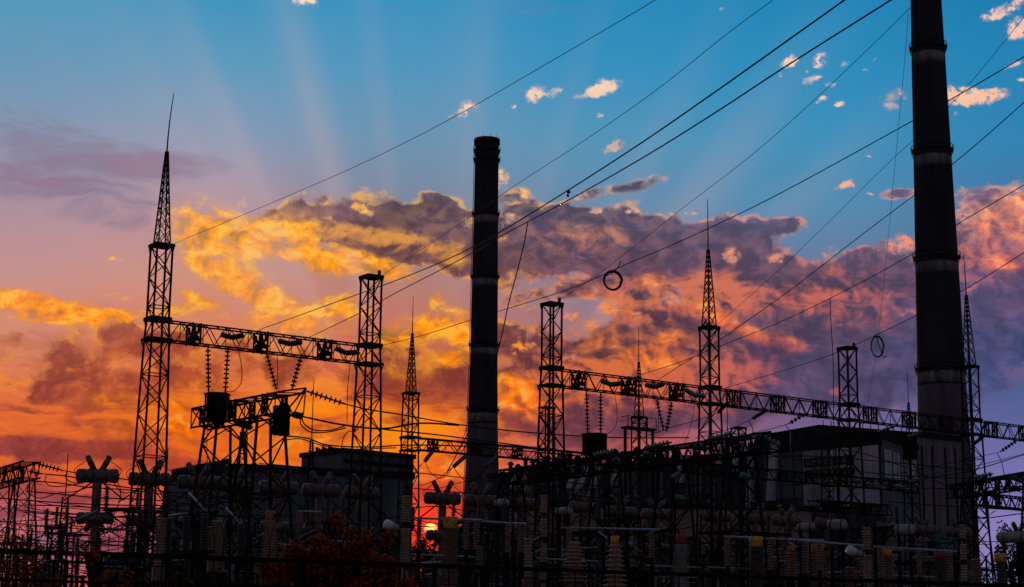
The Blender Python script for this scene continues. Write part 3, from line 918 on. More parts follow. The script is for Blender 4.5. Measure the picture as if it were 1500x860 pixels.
rp(940, 880, 688, 722, 'win', 'dark_blue_panel'); rp(1175, 1142, 660, 730, 'win', 'dark_blue_panel')
rp(1040, 1010, 690, 725, 'win', 'window', mull=5)
rp(922, 915, 693, 704, 'orange', 'painted_window_glint', off=.5)  # window with its red-orange sunset reflection painted on as flat colour
mb = MB()
def rl(x, y): 
    p = onplane(x, y, A_, B_); return V(p.x - A_.x, p.y - A_.y, p.z)
for x in range(748, 1000, 11):
    p = rl(x, 688 - (x - 745) * .09); q = p + V(0, 2, 0)
    hh_ = .5 * ((x * 7) % 3)
    MB().lathe((q.x, q.y, Zr - .1), (q.x, q.y, Zr + 1.3 + hh_), [(0, .35), (.7 + hh_, .35), (.8 + hh_, .7), (1.3 + hh_, .2)], 10).build('roof_vent', 'ring', r_)
# raised dark clerestory on the hall roof
zc = zat(1200, 622)
cN, cL, cR = plan(atz(1200, 622, zc)), plan(atz(1108, 638, zc)), plan(atz(1343, 633, zc))
cs_ = [c - A_ for c in (cN, cL, cL + (cR - cN), cR)]
mb = MB(); mb.add([(p.x, p.y, Zr - 1.4) for p in cs_] + [(p.x, p.y, zc) for p in cs_], [(i, (i + 1) % 4, (i + 1) % 4 + 4, i + 4) for i in range(4)] + [(4, 5, 6, 7)])
mb.build('clerestory', 'roof', r_)
for i in range(12):
    q = cs_[0].lerp(cs_[3], .04 + i * .08); MB().bar(V(q.x, q.y, zc), V(q.x, q.y, zc + .7), .12).build('roof_vent', 'ring', r_)
for x in list(range(760, 1170, 19)):
    rp(x + 4, x, 684 - (x - 760) * .07, 732, 'clad_blue', 'pilaster', off=.35, th=.4)

Za = at(1300, 634, 236).z
E_ = plan(at(1292, 700, 236)); F_ = plan(at(1345, 700, 250))
b2, lc2 = wallbox('annex_block', 'narrow blue annex with tall upright windows between the white end wall and the right chimney', [E_, F_, F_ + V(-6, 30, 0), E_ + V(-6, 30, 0)], Za - .8, 'clad_blue')
for k in range(4):
    panel(b2, lc2[0], lc2[1], .06 + k * .23, .06 + k * .23 + .10, Za * .80, Za * .93, 'win', 'window')
    panel(b2, lc2[0], lc2[1], .17 + k * .23, .17 + k * .23 + .09, Za * .80, Za * .93, 'clad_white', 'window_pier')
Zb = at(1345, 633, 262).z
E_ = plan(at(1344, 700, 262)); F_ = plan(at(1409, 700, 268))
b3, lc3 = wallbox('corrugated_building', 'grey corrugated building standing in front of the foot of the right chimney', [E_, F_, F_ + V(-3, 25, 0), E_ + V(-3, 25, 0)], Zb - .7, 'clad_grey')
for u in (.1, .33, .62, .85):
    panel(b3, lc3[0], lc3[1], u, u + .03, 4, Zb - 2, 'roof', 'rain_pipe', th=.3)
mb = MB(); Wd = (lc3[1] - lc3[0])
p0, p1 = lc3[0] + V(1, -3, 18), lc3[0] + Wd * .95 + V(0, -3, 9)
mb.bar(p0, p1, 2.6, 3.0); mb.build('sloping_conveyor_gallery', 'teal', b3)

Zc = at(900, 737, 165).z
E_ = plan(atz(742, 733, Zc)); F_ = plan(atz(1188, 741, Zc))
b4, lc4 = wallbox('low_brown_building', 'low pinkish brown building behind the breaker rows, in front of the dark hall', [E_, F_, F_ + V(0, 14, 0), E_ + V(0, 14, 0)], Zc - .5, 'clad_pink', roof_h=.5)
for k in range(12):
    panel(b4, lc4[0], lc4[1], .03 + k * .08, .03 + k * .08 + .04, Zc * .55, Zc * .78, 'win', 'window', mull=2)
E_ = plan(at(60, 850, 150)); F_ = plan(at(250, 850, 165)); Zd = at(180, 812, 155).z
b5, lc5 = wallbox('service_shed', 'small low flat roofed shed far behind the fence at the left', [plan(at(150, 850, 150)), plan(at(243, 850, 158)), plan(at(243, 850, 158)) + V(0, 10, 0), plan(at(150, 850, 150)) + V(0, 10, 0)], Zd - .4, 'clad_blue', roof_h=.4)
for k in range(3): panel(b5, lc5[0], lc5[1], .1 + k * .3, .25 + k * .3, 1.5, 3.0, 'win', 'window', mull=2)

# ------------------------------------------------------------------ main gantry row
ZP = at(233, 468, 80).z          # upper edge of the crossbeams
NAMES = ['tallest lattice tower with a spire, at the left of the gantry row',
         'flat topped lattice tower at the right end of the left crossbeam',
         'flat topped lattice tower just right of the left chimney, start of the long crossbeam',
         'lattice tower with a spire in the middle of the long crossbeam',
         'flat topped lattice tower left of the huge right chimney',
         'lattice tower with a thin spire in front of the right chimney edge']
SP = {0: ((247, 222), (253, 135), .2), 3: ((1031.5, 366), (1031, 292), 0), 5: ((1411, 432), (1405, 372), -.1)}
TW = []
for k in range(7):
    s = k * SPAN
    loc = G(s, 0)
    if k < 6: t = thing('lattice_tower', NAMES[k], 'lattice tower', loc, AROT, 'gantry towers')
    else: t = thing('lattice_tower', 'lattice tower just outside the right edge carrying the last crossbeam', 'lattice tower', loc, AROT, 'gantry towers')
    W_ = .80
    lattice(t, [(0, 1.55), (ZP - 1.0, .90), (ZP, W_), (ZT, W_)], .085, .045, .92, plats=((ZP, .18, .16), (ZP - 1.0, .22, .10), (ZT, .14, .12)))
    if k in SP:
        (sx, sy), (rx0, ry0), bd = SP[k]
        z1 = at(sx, sy, loc.y).z; z2 = at(rx0, ry0, loc.y).z
        mast(t, ZT, z1, z2, .62, bd)
    else:
        MB().cyl((.3, -.3, ZT), (.3, -.3, ZT + .35), .1, 6).build('wire_clamp', 'steel', t)
BH = .95
bl = [(0, 1, 'left crossbeam between the tallest spired tower and the second tower', False), (2, 3, 'crossbeam from the tower beside the left chimney to the middle spired tower', False),
      (3, 4, 'crossbeam with ringed brackets between the middle spired tower and the next flat topped tower', True), (4, 5, 'crossbeam crossing in front of the right chimney', True), (5, 6, 'last crossbeam leaving through the right edge of the picture', True)]
for a, b, lb, rg in bl:
    beam('crossbeam', lb, G(a * SPAN + .45, 0, ZP - .05), G(b * SPAN - .45, 0, ZP - .05), BH, .62, 'gantry crossbeams', cell=.62, nbr=3, rings=rg)

ZB = ZP - .05 - BH
def ongan(px, py):      # point of the gantry plane seen at a pixel
    return onplane(px, py, G(0, 0), G(10, 0))
def hang(x0, y0, x1, y1, label, n=12, r=.15, m='porcd'):
    return string(ongan(x0, y0), ongan(x1, y1), label, r, n, m, 'strings hanging under the gantry')
hang(304.5, 506, 305.5, 575, 'dark insulator string hanging straight down above the left line trap, left one of its pair')
hang(334, 507, 330, 576, 'dark insulator string above the left line trap, right one of its pair')
hang(390, 516, 405, 571, 'left arm of the dark insulator V under the left crossbeam')
hang(441, 522, 427, 572, 'right arm of the dark insulator V under the left crossbeam')
hang(859, 572, 861, 636, 'left insulator string above the line trap under the long crossbeam', 13)
hang(880, 575, 880, 636, 'right insulator string above the line trap under the long crossbeam', 13)
hang(962, 586, 972, 630, 'left arm of the insulator V near the middle spired tower', 11)
hang(984, 589, 976, 632, 'right arm of the insulator V near the middle spired tower', 11)
# strings lying inside the beams (tension strings seen end on)
for (x0, y0, x1, y1, lb, m) in ((314, 493, 347, 494, 'slanting string inside the left crossbeam, left', 'porcd'), (398, 502, 432, 504, 'slanting string inside the left crossbeam, middle', 'porcd'), (481, 513, 512, 519, 'slanting string inside the left crossbeam, right', 'porcd'),
                                (869, 560, 897, 564, 'dark string lying inside the long crossbeam, left', 'porcd'), (934, 566, 960, 565, 'dark string lying inside the long crossbeam, middle', 'porcd'), (992, 573, 1019, 582, 'dark string lying inside the long crossbeam, right', 'glass')):
    p, q = ongan(x0, y0), ongan(x1, y1); off = VV * -.75
    mid = (p + q) / 2 - V(0, 0, .14)
    root = thing('insulator_string', 'dark curved tension ' + lb if 'slanting' in lb else lb, 'insulator string', p + off, 0, 'tension strings inside the beams')
    MB().discs(V(0, 0, 0), mid - p, 6, .15, .5, 10).build('insulator_discs', m, root)
    MB().discs(mid - p, q - p, 6, .15, .5, 10).build('insulator_discs', m, root)
# strings sloping away from the right beams towards the camera side
for i, (x0, y0, x1, y1, m) in enumerate(((1068, 588, 1050, 606, 'porcd'), (1124, 600, 1101, 614, 'porcd'), (1180, 606, 1155, 621, 'porcd'), (1311, 624, 1284, 634, 'glass'), (1355, 631, 1328, 641, 'glass'), (1440, 640, 1424, 652, 'porcd'), (1490, 645, 1465, 662, 'porcd'))):
    p = ongan(x0, y0); dd = VV * -1.5
    q = at(x1, y1, p.y - .3)
    string(p, q, '%s insulator string sloping down from the right hand crossbeams, %s' % ('green glass' if m == 'glass' else 'dark', nth(i, 7)), .12 if m == 'glass' else .14, 10, m, 'strings sloping from the right crossbeams')

# line traps
def trap(px, py, w, h, label, rz=0):
    c = ongan(px, py); r = w / 2
    root = thing('line_trap', label, 'line trap', c - V(0, 0, h / 2), rz, 'line traps')
    mb = MB(); mb.lathe((0, 0, .06), (0, 0, h - .06), [(0, r * .86), (h * .4, r * .9), (h - .12, r * .86)], 20); mb.build('coil', 'trap', root)
    mb = MB()
    for i in range(14):
        g = 2 * pi * i / 14; mb.box((r * cos(g), r * sin(g), h / 2), (.07, .07, h * .96))
    mb.build('slats', 'steel', root)
    for z in (0, h):
        mb = MB()
        for i in range(4):
            g = pi * i / 4 + .2; mb.bar((-r * 1.12 * cos(g), -r * 1.12 * sin(g), z), (r * 1.12 * cos(g), r * 1.12 * sin(g), z), .07, .1)
        mb.tube([V(r * cos(2 * pi * i / 16), r * sin(2 * pi * i / 16), z) for i in range(17)], .05, 5)
        mb.build('end_cross', 'steel', root)
    return root
trap(317.5, 597, 1.15, 1.30, 'black cylindrical line trap hanging below the left crossbeam on two strings')
trap(412, 616, .80, 1.35, 'narrower black line trap beside the right leg of the left portal')
trap(871, 651, 1.35, 1.10, 'black cylindrical line trap under the long crossbeam, right of the left chimney')

# ------------------------------------------------------------------ cross portals (beams at right angles, legs splayed)
def legtower(name, label, loc, H, w0, w1, rz=AROT, group='splayed lattice legs', plats=(), leg=.08, br=.04, ratio=1.0):
    t = thing(name, label, 'lattice column', loc, rz, group)
    lattice(t, [(0, w0), (H, w1)], leg, br, ratio, plats)
    return t
P0, P1 = atz(294, 600, 12.6), atz(432, 574, 12.6)
beam('cross_beam', 'heavy lattice beam of the left portal, rising to the right below the line trap', P0, P1, .95, 1.0, 'portal beams', cell=.85, nbr=3, chord=.085, br=.05)
for u, lb in ((.27, 'left splayed lattice leg of the left portal, under the line trap'), (.70, 'right splayed lattice leg of the left portal')):
    p = P0.lerp(P1, u); legtower('portal_leg', lb, (p.x, p.y, 0), 11.65, 3.2, 1.35, ratio=.75, leg=.11, br=.06)
# triangular bracket ends
d_ = (P1 - P0).normalized()
for e_, sg_, lb in ((P1, 1, 'pointed steel bracket on the right end of the left portal beam'), (P0, -1, 'pointed steel bracket on the left end of the left portal beam')):
    mb = MB(); tip = d_ * .9 * sg_ + V(0, 0, .08); n_ = V(-d_.y, d_.x, 0) * .5
    for q_ in (n_, -n_): mb.bar(q_, tip, .07); mb.bar(tip, q_ + V(0, 0, -1.0), .06)
    tag(mb.build('beam_bracket', 'steel', None, e_), lb, 'bracket')

C0, C1 = atz(-70, 712, 11.2), atz(47, 676, 11.2)
beam('cross_beam', 'dark lattice beam at the left edge of the picture, rising to the right', C0, C1, .9, 1.0, 'portal beams', cell=.8, nbr=3, chord=.085, br=.05)
for u, lb in ((.70, 'lattice leg at the very left edge of the picture'), (.93, 'second lattice leg from the left edge, under the beam end')):
    p = C0.lerp(C1, u); legtower('portal_leg', lb, (p.x, p.y, 0), 10.3, 2.2, .9, ratio=.8)
D0, D1 = atz(742, 690, 11.4), atz(1142, 634, 11.4)
beam('cross_beam', 'long dark lattice beam with green glass strings in front of the power station hall', D0, D1, .8, 1.1, 'portal beams', cell=.55, nbr=8, chord=.10, br=.05)
for u, lb in ((.02, 'lattice leg under the far end of the glass string beam'), (.42, 'lattice leg of the glass string beam below the line trap'), (.66, 'thick dark lattice leg of the glass string beam, left of the middle spired tower'), (.88, 'thick dark lattice leg of the glass string beam, right of the middle spired tower')):
    p = D0.lerp(D1, u); legtower('portal_leg', lb, (p.x, p.y, 0), 10.6, 2.4, 1.0, ratio=.75, leg=.1, br=.055)
E0, E1 = atz(1398, 712, 11.0), atz(1560, 684, 11.0)
beam('cross_beam', 'dark lattice beam at the right edge, below the last crossbeam', E0, E1, .75, 1.0, 'portal beams', cell=.55, nbr=4, chord=.10, br=.05)
for u, lb in ((.18, 'lattice leg behind the right chimney tower, under the right edge beam'), (.75, 'lattice leg near the right edge, under the right edge beam')):
    p = E0.lerp(E1, u); legtower('portal_leg', lb, (p.x, p.y, 0), 10.25, 2.2, .9, ratio=.8)
E2, E3 = atz(1190, 733, 10.0), atz(1300, 741, 10.0)
beam('cross_beam', 'low lattice beam in front of the white end wall', E2, E3, .6, .8, 'portal beams', cell=.5, nbr=2, chord=.08, br=.045)
E2, E3 = atz(1425, 722, 10.5), atz(1540, 735, 10.5)
beam('cross_beam', 'short low lattice beam near the trees at the right edge', E2, E3, .7, .8, 'portal beams', cell=.5, nbr=2, chord=.08, br=.045)
# green glass strings on the long beam
gs = [(866, 668, 902, 660), (944, 656, 984, 648), (1033, 645, 1076, 634), (1103, 634, 1145, 654), (1015, 650, 1038, 659), (940, 663, 960, 670), (896, 672, 918, 680), (985, 700, 996, 694), (1082, 695, 1100, 700), (988, 728, 1004, 732)]
for i, (x0, y0, x1, y1) in enumerate(gs):
    p = onplane(x0, y0, D0 - UU * .7, D1 - UU * .7); q = at(x1, y1, p.y + .3)
    if (q - p).length > 3.2: q = p + (q - p).normalized() * 3.2
    string(p, q, 'green glass insulator string on the beam before the hall, %s at left to right count' % ORD[i].replace('leftmost', 'first'), .15, 13 if (q - p).length > 1.2 else 8, 'glass', 'green glass strings')
for i, (x0, y0, x1, y1) in enumerate(((1328, 706, 1358, 701), (1425, 700, 1455, 694), (1476, 697, 1500, 706), (1265, 709, 1300, 716), (1310, 712, 1334, 718))):
    p = onplane(x0, y0, E0 - UU * .7, E1 - UU * .7); q = at(x1, y1, p.y + .3)
    if (q - p).length > 2.4: q = p + (q - p).normalized() * 2.4
    string(p, q, 'pale green glass string by the right edge beam, %s' % ['first', 'fourth', 'fifth', 'second', 'third'][i], .13, 10, 'glass', 'green glass strings')

# ------------------------------------------------------------------ second gantry row, farther back
Q0 = at(602, 576, 127); ZQ = Q0.z
def H_(s): return Vector((Q0.x, Q0.y, 0)) + UU * s
SP2 = {0: ((602, 488), (602.5, 434)), 2: ((932.5, 530), (933, 480)), 5: ((1331, 590), (1330, 543))}
QL = ['small far lattice tower with a spire, left of the left chimney', 'small far lattice tower hidden behind the tower beside the left chimney', 'small far lattice tower with a spire, seen below the long crossbeam',
      'small far lattice tower between the middle spired tower and the hall', 'small far lattice tower before the white end wall', 'small far lattice tower with a thin spire left of the right chimney foot']
px2 = [602, 801, 936, 1082, 1213, 1333]
HL = []
for k in range(6):
    p = atz(px2[k], 576 + (px2[k] - 602) * .1065, ZQ); loc = Vector((p.x, p.y, 0)); HL.append(loc)
    t = thing('lattice_tower', QL[k], 'lattice tower', loc, AROT, 'far gantry towers')
    zp = ZQ * .83
    lattice(t, [(0, 1.7), (zp - 1, .95), (ZQ, .85)], .09, .05, 1.0, plats=((zp, .18, .16), (zp - 1, .2, .1), (ZQ, .14, .12)))
    if k in SP2:
        a, b = SP2[k]
        mast(t, ZQ, at(*a, loc.y).z, at(*b, loc.y).z, .6)
for k in range(5):
    a, b = HL[k], HL[k + 1]; d_ = (b - a).normalized(); zp = ZQ * .83
    beam('crossbeam', ['far crossbeam crossing the left chimney, between the small spired tower and the next', 'far crossbeam below the line trap', 'far crossbeam behind the middle spired tower', 'far crossbeam before the dark hall roof', 'far crossbeam before the white end wall'][k],
         a + d_ * .5 + V(0, 0, zp), b - d_ * .5 + V(0, 0, zp), .9, .7, 'far crossbeams', cell=.9, nbr=3, br=.05, chord=.085)
# slanting strings and loops below the far crossbeam left of the chimney
Lc = smooth([at(604, 668, 120), at(612, 685, 120), at(628, 695, 120), at(650, 690, 120), at(680, 675, 120)])
for i, (x0, y0, x1, y1) in enumerate(((636, 658, 622, 676), (682, 668, 664, 684), (728, 668, 712, 684))):
    p = at(x0, y0, 128); q = at(x1, y1, 124)
    string(p, q, 'dark tension string sloping down from the far crossbeam by the left chimney, %s' % ['left', 'middle', 'right'][i], .17, 9, 'porcd', 'far tension strings')
for i, c in enumerate(([(622, 676), (612, 686), (603, 700)], [(622, 676), (632, 694), (648, 700), (664, 684)], [(664, 684), (640, 702), (615, 712)], [(664, 684), (676, 700), (690, 706), (712, 684)], [(655, 690), (672, 660), (684, 625)], [(712, 684), (700, 700), (670, 708), (640, 716)])):
    wire(smooth([at(x, y, 124) for x, y in c]), .028, 'thin jumper wire under the far crossbeam by the left chimney, %s' % ['first', 'second', 'third', 'fourth', 'steep fifth', 'sixth'][i], 'jumper_wire', 'jumper wire', 'jumpers near the left chimney')

# far single lightning masts
for (px, ytop, ybase, yl, Yd, lb) in ((95, 664, 740, 728, 175, 'thin far lightning mast right of the left edge portal'), (355.5, 590, 672, 632, 165, 'thin far lightning mast seen between the two legs of the left portal'),
                                (456, 560, 660, 645, 190, 'very thin far lightning mast rising above the taller block'), (243, 655, 720, 705, 190, 'very thin far mast just right of the tallest tower'), (1066, 590, 660, 640, 190, 'thin far mast right of the middle spired tower')):
    p = at(px, ybase, Yd); t = thing('lightning_mast', lb, 'lightning mast', (p.x, Yd, 0), .4, 'far lightning masts')
    zb = at(px, yl, Yd).z
    lattice(t, [(0, 1.6), (zb, .55 if px not in (456, 243, 1066) else .3)], .09, .06, 1.1)
    MB().cyl((0, 0, zb), (0, 0, at(px, ytop, Yd).z), .07, 6, .04).build('lightning_rod', 'steel', t)

# platform with railing on far tower (small cross structure)
t = thing('work_platform', 'small dark work platform with railing beside the far spired tower below the long crossbeam', 'platform', at(915, 626, 120), AROT)
mb = MB(); mb.box((1.3, 0, 0), (2.7, .8, .16)); mb.build('deck', 'steel', t)
mb = MB()
for x in (0, .9, 1.8, 2.6):
    mb.bar((x, -.4, 0), (x, -.4, .8), .05)
mb.bar((0, -.4, .8), (2.6, -.4, .8), .05); mb.bar((0, -.4, .8), (0, .4, .8), .05); mb.build('railing', 'steel', t)
mb = MB()
for x in (.05, 2.6): MB().bar((x, 0, 0), (x, 0, -at(915, 626, 120).z), .16).build('post', 'steel', t)

# ------------------------------------------------------------------ overhead lines
def span(cp, Y0, Y1, r, label, name='power_line', group=None, S=None, cat='power line', k=6):
    """line in the vertical plane between two real points, sagging as the picture shows"""
    S = S or at(cp[0][0], cp[0][1], Y0); E = at(cp[-1][0], cp[-1][1], Y1)
    pts = [S] + [onplane(x, y, S, E) for x, y in cp[1:-1]] + [E]
    return wire(smooth(pts, k), r, label, name, cat, group), (S, E)
RG, RC = .012, .019
gw = 'ground wires from the tower tops'
span([(255, 357), (415, 290), (540, 235), (664, 172), (800, 94), (960, 0), (1050, -56)], 80, 42, RG, 'thin wire rising from the top of the tallest spired tower to the top edge', 'ground_wire', gw, cat='ground wire')
span([(561, 403), (690, 317), (760, 268), (850, 210), (960, 133), (1062, 52), (1132, 0), (1190, -44)], 86, 44, RG, 'thin wire rising from the top of the second gantry tower', 'ground_wire', gw, cat='ground wire')
span([(817, 441), (880, 399), (1000, 305), (1100, 228), (1200, 140), (1332, 13), (1380, -36)], 92, 52, RG, 'thin wire rising from the flat topped tower beside the left chimney towards the right chimney', 'ground_wire', gw, cat='ground wire')
span([(1049, 477), (1125, 410), (1205, 334), (1300, 240), (1338, 205), (1405, 140), (1500, 25), (1550, -40)], 98, 58, RG, 'thin wire rising from the middle spired tower past the right chimney', 'ground_wire', gw, cat='ground wire')
cg = 'overhead conductors rising to the upper right'
_, PL1 = span([(372, 486), (480, 447), (580, 411), (664, 376), (734, 339), (835, 277), (940, 209), (1040, 140), (1150, 62), (1237, 0), (1300, -46)], 82, 30, RC, 'upper of the two conductors crossing the left chimney at mid height', 'power_line', cg)
_, PL2 = span([(453, 494), (520, 462), (580, 429), (650, 393), (700, 366), (745, 340), (835, 292), (940, 232), (1040, 170), (1150, 98), (1305, 0), (1370, -42)], 83.5, 31, RC, 'lower of the two conductors crossing the left chimney at mid height', 'power_line', cg)
_, PL3 = span([(560, 506), (620, 491), (692, 468), (780, 441), (843, 420), (925, 384), (1000, 352), (1100, 305), (1190, 258), (1337, 177), (1420, 130), (1500, 83), (1570, 40)], 88, 48, RC, 'long conductor with the large hanging coil, running from the second gantry tower', 'power_line', cg)
_, PL4 = span([(924, 554), (1019, 522), (1050, 501), (1110, 459), (1164, 420), (1269, 339), (1340, 285), (1420, 220), (1500, 150), (1570, 86)], 95, 55, RC, 'conductor from the crossbeam past the middle spired tower, upper one', 'power_line', cg)
_, PL5 = span([(960, 559), (1017, 523), (1050, 509), (1140, 473), (1240, 425), (1340, 370), (1400, 330), (1500, 271), (1570, 228)], 96, 60, RC, 'conductor past the middle spired tower, lower one, carrying the long dropper', 'power_line', cg)
_, PL6 = span([(1055, 571), (1160, 539), (1222, 518), (1251, 506), (1339, 464), (1420, 420), (1500, 370), (1570, 325)], 99, 66, RC, 'lowest rising conductor, with the small coil, crossing the right chimney', 'power_line', cg)
span([(1330, 20), (1326, 80), (1312, 230), (1297, 390), (1285, 500), (1272, 590)], 60, 110, .009, 'very thin steep wire left of the right chimney', 'thin_wire', None, cat='wire')

def lyon(L, px, py): return onplane(px, py, L[0], L[1])
# coils hanging from the conductors
def coil(L, px, py, rx, rz_, label, tail, turns=3):
    c = lyon(L, px, py); d = (L[1] - L[0]); d.z = 0; d.normalize()
    sc = (at(px + 1, py, c.y) - at(px, py, c.y)).length
    root = thing('wire_coil', label, 'wire coil', c, 0, 'coils of spare cable')
    right = V(1, .25, 0).normalized(); nd = V(-.25, 1, 0).normalized()
    pts = []
    for i in range(turns * 24 + 1):
        g = 2 * pi * i / 24; k = 1 - .07 * (i / 24)
        pts.append(right * (rx * sc * k * cos(g)) + V(0, 0, rz_ * sc * k * sin(g)) + nd * (.03 * i / 24))
    MB().tube(pts, .024, 6).build('loops', 'cable', root)
    mb = MB(); tl = [right * (x * sc) + V(0, 0, -y * sc) for x, y in tail]; mb.tube(smooth(tl, 4), .022, 6); mb.build('tail', 'cable', root)
coil(PL3, 898, 411, 15, 15.5, 'large round coil of cable hanging from the long conductor, right of the left chimney', [(-14, -4), (2, -14), (10, -24), (11, -30)])
coil(PL6, 1285.5, 508, 10.5, 16.5, 'narrow coil of cable hanging from the lowest rising conductor, left of the right chimney', [(-2, -16), (8, 13), (14, 13), (13, 13)], 2)
# dropper wires
p0 = lyon(PL2, 773, 326)
wire(smooth([p0] + [onplane(x, y, p0, p0 + V(-6, 18, 0)) for x, y in ((768, 355), (757, 400), (745, 445), (733, 500), (716, 560), (690, 625), (655, 692))], 4), .02, 'long dropper wire hanging from the twin conductors across the left chimney', 'dropper_wire', 'dropper wire', 'droppers')
p0 = lyon(PL5, 1216, 437)
wire(smooth([p0] + [onplane(x, y, p0, p0 + V(.6, 14, 0)) for x, y in ((1217, 470), (1220, 520), (1221, 580), (1221, 660), (1221, 740))], 4), .02, 'long straight dropper wire left of the tower before the right chimney', 'dropper_wire', 'dropper wire', 'droppers')
p0 = lyon(PL1, 833, 279)
t = thing('line_clamp', 'small dark clamp on the upper of the twin conductors', 'clamp', p0)
mb = MB(); mb.box((0, 0, -.04), (.10, .06, .07)); mb.build('clamp_body', 'steel', t)
mb = MB(); mb.bar((0, 0, -.06), (-.04, 0, -.16), .04); mb.bar((-.06, 0, -.15), (.02, 0, -.17), .04); mb.build('clamp_hook', 'steel', t)
# jumpers hanging below the left and long crossbeams
for (c, lb) in (([(345, 512), (350, 540), (349, 562), (338, 574), (325, 574)], 'curved wire looping from the left crossbeam to the line trap'), ([(402, 518), (402.5, 545), (403, 570)], 'thin straight wire beside the left insulator V'),
                ([(509, 531), (505, 570), (504, 620)], 'thin wire dropping left of the second gantry tower'), ([(895, 577), (899, 600), (898, 622), (889, 634), (880, 636)], 'curved wire looping from the long crossbeam to its line trap'),
                ([(1014, 585), (1009, 615), (1000, 645), (990, 660)], 'curved wire hanging left of the middle spired tower'), ([(300, 625), (299, 650), (300, 690)], 'thin wire below the left end of the left portal beam'), ([(960, 585), (960, 610), (959, 640)], 'thin straight wire left of the right insulator V')):
    wire(smooth([ongan(x, y) - VV * .3 for x, y in c]), .02, lb, 'jumper_wire', 'jumper wire', 'jumpers under the gantry')
for (c, lb) in (([(1101, 614), (1080, 624), (1055, 633), (1020, 642)], 'conductor leaving the second sloping string to the left'), ([(1050, 606), (1020, 616), (984, 626), (930, 645)], 'conductor leaving the first sloping string to the left'),
                ([(1155, 621), (1130, 628), (1105, 634), (1060, 645)], 'conductor leaving the third sloping string to the left'), ([(1096, 616), (1101, 624), (1103, 636), (1098, 660)], 'bent pale dropper below the second sloping string'),
                ([(1150, 622), (1157, 632), (1158, 655)], 'bent pale dropper below the third sloping string'), ([(1460, 663), (1467, 676), (1470, 690), (1482, 735)], 'bent pale dropper near the right edge'),
                ([(1465, 662), (1430, 670), (1390, 679), (1300, 697)], 'conductor leaving the last sloping string to the left'), ([(1500, 665), (1440, 680), (1380, 692), (1290, 705)], 'conductor below the last sloping string'),
                ([(1284, 634), (1262, 640), (1230, 648)], 'short wire below the left glass string')):
    wire(smooth([onplane(x, y, G(0, -1.2), G(10, -1.2)) for x, y in c]), .03 if 'pale' in lb else .022, lb, 'bus_wire', 'wire', 'wires of the right crossbeams', m='alu' if 'pale' in lb else 'cable')

# tension strings and conductors at the level of the portals
def lvl(cp, Ya, Yb, r, label, m='cable', group='bus conductors', nm='bus_conductor'):
    n = len(cp) - 1
    return wire(smooth([at(x, y, Ya + (Yb - Ya) * i / n) for i, (x, y) in enumerate(cp)]), r, label, nm, 'conductor', group, m=m)
string(at(449, 573, 75), at(506, 592, 75.4), 'dark tension string leaving the right end of the left portal beam', .15, 13, 'porcd', 'portal tension strings')
string(at(46, 677, 90), at(91, 689, 90.3), 'upper dark tension string at the left edge portal', .17, 12, 'porcd', 'portal tension strings')
string(at(42, 690, 90), at(60, 694, 90.2), 'lower dark tension string at the left edge portal', .17, 6, 'porcd', 'portal tension strings')
string(at(430, 607, 76), at(442, 610, 77), 'short dark string beside the narrower line trap', .17, 4, 'porcd', 'portal tension strings')
string(at(345, 619, 80), at(370, 627, 81), 'short dark string under the left portal beam', .17, 7, 'porcd', 'portal tension strings')
